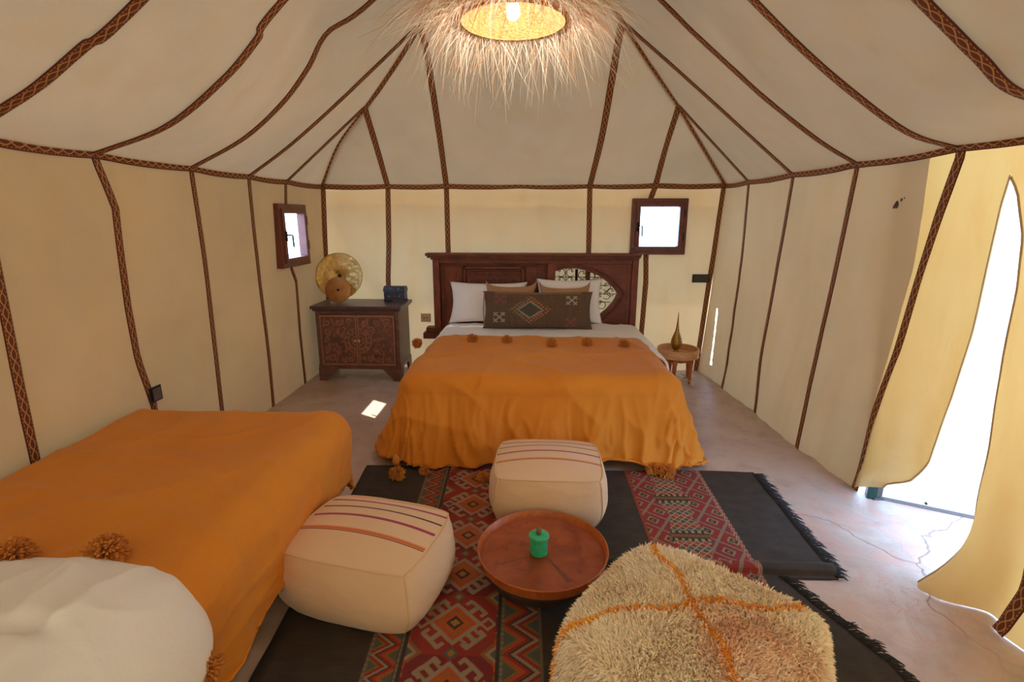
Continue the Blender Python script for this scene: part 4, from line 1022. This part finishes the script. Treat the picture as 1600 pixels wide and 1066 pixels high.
# shaggy pouf
WOOL = Mat('cream_wool'); _a = WOOL.n('ShaderNodeAttribute', attribute_name='col').outputs['Color']; WOOL = WOOL.pbr(_a, .9, Sheen_Weight=.3)
p3, body3, mp3 = pouf((.492, 1.315, .012), math.radians(-38), .64, .62, .30, plain('wool_backing', srgb(232, 206, 164), .95), 'large cream shaggy pouf with orange cross lines, nearest the viewer', name='shaggy_pouf', seed=7, bulge=.05, top=.05, n=24)
me = body3.data; me.calc_loop_triangles(); tr = np.array([t.vertices[:] for t in me.loop_triangles]); co = np.array([v.co[:] for v in me.vertices])
A_, B_, C_ = co[tr[:, 0]], co[tr[:, 1]], co[tr[:, 2]]; nn = np.cross(B_-A_, C_-A_); ar = np.linalg.norm(nn, axis=1); nn = nn/np.maximum(ar[:, None], 1e-12)
cen = (A_+B_+C_)/3; cvec = cen-np.array([0, 0, .15]); sg = np.sign((nn*cvec).sum(1)); nn *= sg[:, None]
keep = (cen[:, 2] > .015); pr_ = ar*keep; pr_ = pr_/pr_.sum(); NT = 62000
rs = np.random.RandomState(3); ti = rs.choice(len(tr), NT, p=pr_); r1 = np.sqrt(rs.rand(NT)); r2 = rs.rand(NT)
P0 = A_[ti]*(1-r1)[:, None]+B_[ti]*(r1*(1-r2))[:, None]+C_[ti]*(r1*r2)[:, None]; N0 = nn[ti]
def flow(p): return np.array([nz(p[0]*5, p[1]*5, 1.3), nz(p[0]*5, p[1]*5, 7.7), -.12])
V = np.empty((NT, 5, 3)); Cc = np.empty((NT, 5, 3))
wob = lambda t, k: .012*math.sin(t*22+k)
for i in range(NT):
    p = P0[i]; n = N0[i]; fl = flow(p)*1.1+rs.randn(3)*.30
    d = n*.75+fl; d /= np.linalg.norm(d); L = .020+.012*rs.rand(); sd = np.cross(d, n+rs.randn(3)*.3); sd /= np.linalg.norm(sd)+1e-9; w = .0021+.0010*rs.rand()
    mid = p+d*L*.55+n*.002; tip = p+d*L+np.array([0, 0, -.004])
    V[i] = (p-sd*w, p+sd*w, mid-sd*w*.8, mid+sd*w*.8, tip)
    x, y = p[0], p[1]
    on = False
    if p[2] > .20:
        q1 = (x-y)/1.414; q2 = (x+y)/1.414                # the two diagonals
        if abs(q1+.022+wob(q2, 0)) < .0095 or abs(q2-.005+wob(q1, 2)) < .0095: on = True
    if abs(abs(x)-.30) < .008 and p[2] < .22 and p[2] > .1 and y < -.1: on = True
    if on: c = np.array(srgb(255, 178, 50))*(1+.25*(rs.rand()-.5))
    else:
        base = np.array(srgb(255, 238, 214)); brown = np.array(srgb(232, 176, 136))
        k = np.clip(1.25-math.hypot((x-.17)/.17, (y+.02)/.15), 0, .7)*(.7+.6*nz(x*14, y*14, 4)) if p[2] > .1 else .15*max(0, nz(x*6, y*6, 3))
        c = base*(1-k)+brown*k; c = c*(1+.22*(rs.rand()-.5)+.10*nz(x*18, y*18, 2))
    Cc[i] = np.clip(c, 0, 1); Cc[i, :2] *= .90  # strand roots darkened: shade deep in the pile put into the colour
V = V.reshape(-1, 3); Cc = Cc.reshape(-1, 3); base_i = np.arange(NT)*5
Fq = [(b, b+1, b+3, b+2) for b in base_i]+[(b+2, b+3, b+4) for b in base_i]
obj('wool_pile', V, Fq, WOOL, p3, smooth=False, colors=Cc, kind='stuff', label='long cream wool pile with orange lines')

# ------------------------------------------------------------------ tray table and jar
TT_ = empty('tray_table', (.048, 1.885, .012), 0, 'low round table with a reddish copper tray top between the poufs', 'table')
_m = Mat('reddish_tray'); _c = _m.coord(); _n = _m.noise(_c, 9, 6, .6, .8); _s = _m.n('ShaderNodeSeparateXYZ', {0: _c})
_ang = _m.math('ARCTAN2', _s.outputs[1], _s.outputs[0])
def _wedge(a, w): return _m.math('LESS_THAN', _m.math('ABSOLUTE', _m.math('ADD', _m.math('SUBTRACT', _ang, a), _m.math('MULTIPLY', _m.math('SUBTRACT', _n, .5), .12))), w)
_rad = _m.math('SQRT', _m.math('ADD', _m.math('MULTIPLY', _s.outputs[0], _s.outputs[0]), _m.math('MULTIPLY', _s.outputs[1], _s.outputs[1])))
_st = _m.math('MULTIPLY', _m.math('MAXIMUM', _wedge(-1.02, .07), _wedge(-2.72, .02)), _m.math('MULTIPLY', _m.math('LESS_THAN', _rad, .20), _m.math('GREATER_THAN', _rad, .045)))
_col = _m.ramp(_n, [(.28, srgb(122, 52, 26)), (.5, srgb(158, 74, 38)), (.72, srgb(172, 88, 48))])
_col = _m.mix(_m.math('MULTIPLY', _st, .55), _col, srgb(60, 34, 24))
_col = _m.mix(_m.math('MULTIPLY', _m.ramp(_m.noise(_c, 24, 4), [(.62, (0, 0, 0)), (.7, (1, 1, 1))]), .4), _col, srgb(84, 44, 28))
TRAYM = _m.pbr(_col, .42, _m.bump(_n, .15, .004))
RIMM = wood('orange_tray_rim', srgb(166, 84, 34), srgb(196, 108, 52), (8, 8, 8), .4, .1, srgb(140, 66, 26))
R = .268; TZ = -.100
sharp(M().lathe([(0, .218+TZ), (R-.02, .218+TZ), (R-.012, .221+TZ)], 72, cap=False).put('tray_top', TRAYM, TT_), 40)
sharp(M().lathe([(R-.014, .212+TZ), (R-.010, .222+TZ), (R-.004, .250+TZ), (R, .254+TZ), (R+.005, .251+TZ), (R+.002, .238+TZ), (R-.008, .206+TZ), (R-.06, .202+TZ), (0, .202+TZ)], 72, cap=False).put('rim', RIMM, TT_), 40)
UND = wood('dark_table_base', srgb(40, 28, 18), srgb(66, 46, 28), (6, 6, 6), .6)
_b = M().lathe([(0, 0), (.198, 0), (.204, .006), (.204, .03), (.198, .036), (.198, .100), (0, .100)], 48, cap=False).put('base_drum', UND, TT_); sharp(_b, 40); _b.location = (-.02, .02, 0)
JR = empty('jar', (.032, 1.885, .1305), 0, 'small turquoise green lidded jar on the round tray table', 'jar')
JM = Mat('turquoise_jar_paint'); _n = JM.noise(JM.coord(), 40, 4); JM = JM.pbr(JM.ramp(_n, [(.3, srgb(30, 168, 112)), (.7, srgb(64, 200, 144))]), .45, JM.bump(_n, .2, .002))
sharp(M().lathe([(0, 0), (.034, 0), (.037, .003), (.037, .075), (0, .075)], 40, cap=False).put('jar_body', JM, JR), 40)
sharp(M().lathe([(0, .076), (.041, .076), (.043, .079), (.043, .084), (.040, .088), (.02, .091), (0, .092)], 40, cap=False).put('lid', JM, JR), 40)
M().lathe([(0, .091), (.011, .091), (.012, .103), (.011, .114), (.005, .118), (0, .118)], 14, cap=False).put('knob', plain('brown_knob', srgb(122, 98, 70), .6), JR)

# ------------------------------------------------------------------ pendant lamp of woven straw
LX, LY, LZ = -.105, 2.60, 2.365
LP = empty('pendant_lamp', (LX, LY, LZ), 0, 'large woven straw pendant lamp with a shaggy fringe hanging from the ridge', 'lamp')
_m = Mat('woven_straw'); _c = _m.coord(); _w = _m.n('ShaderNodeTexWave', {'Vector': _c, 'Scale': 34., 'Distortion': 1.5, 'Detail': 2.}, bands_direction='Z').outputs['Fac']; _w2 = _m.noise(_m.mapv(_c, (60, 60, 200)), 1, 3)
_cs = _m.ramp(_w2, [(.3, srgb(150, 100, 56)), (.7, srgb(206, 162, 110))]); _nb = _m.bump(_m.math('ADD', _w, _w2), .7, .004)
_d = _m.n('ShaderNodeBsdfDiffuse', {'Color': _cs, 'Normal': _nb}).outputs[0]; _t = _m.n('ShaderNodeBsdfTranslucent', {'Color': srgb(240, 176, 92)}).outputs[0]
STRAWW = _m.surf(_m.n('ShaderNodeMixShader', {0: .25, 1: _d, 2: _t}).outputs[0])
_m = Mat('straw_strands'); _a = _m.n('ShaderNodeAttribute', attribute_name='col').outputs['Color']
_d = _m.n('ShaderNodeBsdfDiffuse', {'Color': _a}).outputs[0]; _t = _m.n('ShaderNodeBsdfTranslucent', {'Color': _a}).outputs[0]
STRAND = _m.surf(_m.n('ShaderNodeMixShader', {0: .35, 1: _d, 2: _t}).outputs[0])
prof = [(.242, 0), (.246, .012), (.240, .05), (.215, .11), (.17, .17), (.11, .215), (.05, .235), (.03, .24)]
g = M().lathe(prof+[(r-.008 if r > .04 else r, z-.008) for r, z in prof[::-1]], 72, cap=False); n72 = len(prof)*2
g.f += [((n72-1)*72+k, (n72-1)*72+(k+1) % 72, (k+1) % 72, k) for k in range(72)]
g.put('shade', STRAWW, LP)
g = M(); g.tube([(.244*math.cos(t), .244*math.sin(t), 0) for t in np.linspace(0, 2*PI, 72, endpoint=False)], .005, 8, closed=True); g.put('rim', STRAWW, LP)
M().tube([(0, 0, .235), (0, 0, .30), (0, .0, .86)], .006, 8).put('cord', plain('brown_cord', srgb(110, 76, 50), .8), LP)
M().lathe([(0, .10), (.018, .10), (.020, .13), (.020, .19), (.008, .24), (0, .24)], 16).put('bulb_socket', plain('bulb_socket', srgb(210, 200, 185), .4), LP)
_m = Mat('lit_bulb'); BULB = _m.surf(_m.n('ShaderNodeEmission', {'Color': (1, .86, .66, 1), 'Strength': 7.}).outputs[0])
M().lathe([(0, .005), (.014, .008), (.026, .020), (.031, .038), (.029, .058), (.020, .080), (.016, .10), (0, .10)], 24).put('bulb', BULB, LP, label='glowing round bulb')
pl = bpy.data.lights.new('bulb_light', 'POINT'); pl.energy = BULB_POWER; pl.color = (1, .86, .70); pl.shadow_soft_size = .03
plo = bpy.data.objects.new('bulb_light', pl); COL.objects.link(plo); plo.location = (0, 0, -.045); plo.parent = LP
rs = np.random.RandomState(11); NS = 2700; V = []; Fq = []; Cc = []
for i in range(NS):
    a = rs.rand()*2*PI; tier = rs.rand()
    if tier < .40: r0, z0, outw, drop = .246, .005+.03*rs.rand(), .05+.24*rs.rand(), .06+.26*rs.rand()**1.6
    elif tier < .8: r0, z0, outw, drop = .235, .06+.05*rs.rand(), .18+.16*rs.rand(), .06+.16*rs.rand()
    else: r0, z0, outw, drop = .17, .16+.05*rs.rand(), .18+.18*rs.rand(), .05+.14*rs.rand()
    if rs.rand() < .06: drop += .16*rs.rand(); outw += .08
    sw = rs.randn()*.55; tw = rs.randn()*.25
    rd = np.array([math.cos(a), math.sin(a), 0]); tg = np.array([-math.sin(a), math.cos(a), 0])
    p0 = rd*r0+np.array([0, 0, z0]); w = .0014+.0018*rs.rand()
    pts = []
    for k in range(6):
        t = k/5; pts.append(p0+rd*outw*(t**.8)*(1-.12*t)+tg*(sw*outw*t+tw*t*t*.3)+np.array([0, 0, -drop*t**1.7+.02*math.sin(t*3)]))
    b = len(V); wd = tg*math.cos(a*7+i)+np.array([0, 0, 1])*math.sin(i)
    wd /= np.linalg.norm(wd)
    for k, p in enumerate(pts):
        ww = w*(1-k/5*.85); V += [p-wd*ww, p+wd*ww]
    for k in range(5): Fq.append((b+2*k, b+2*k+1, b+2*k+3, b+2*k+2))
    c = np.array(srgb(252, 242, 226))*(1-.2*rs.rand()); 
    if rs.rand() < .25: c = np.array(srgb(214, 160, 122))
    Cc += [c]*12
obj('straw_fringe', V, Fq, STRAND, LP, smooth=False, colors=Cc, kind='stuff', label='long pale straw fringe')
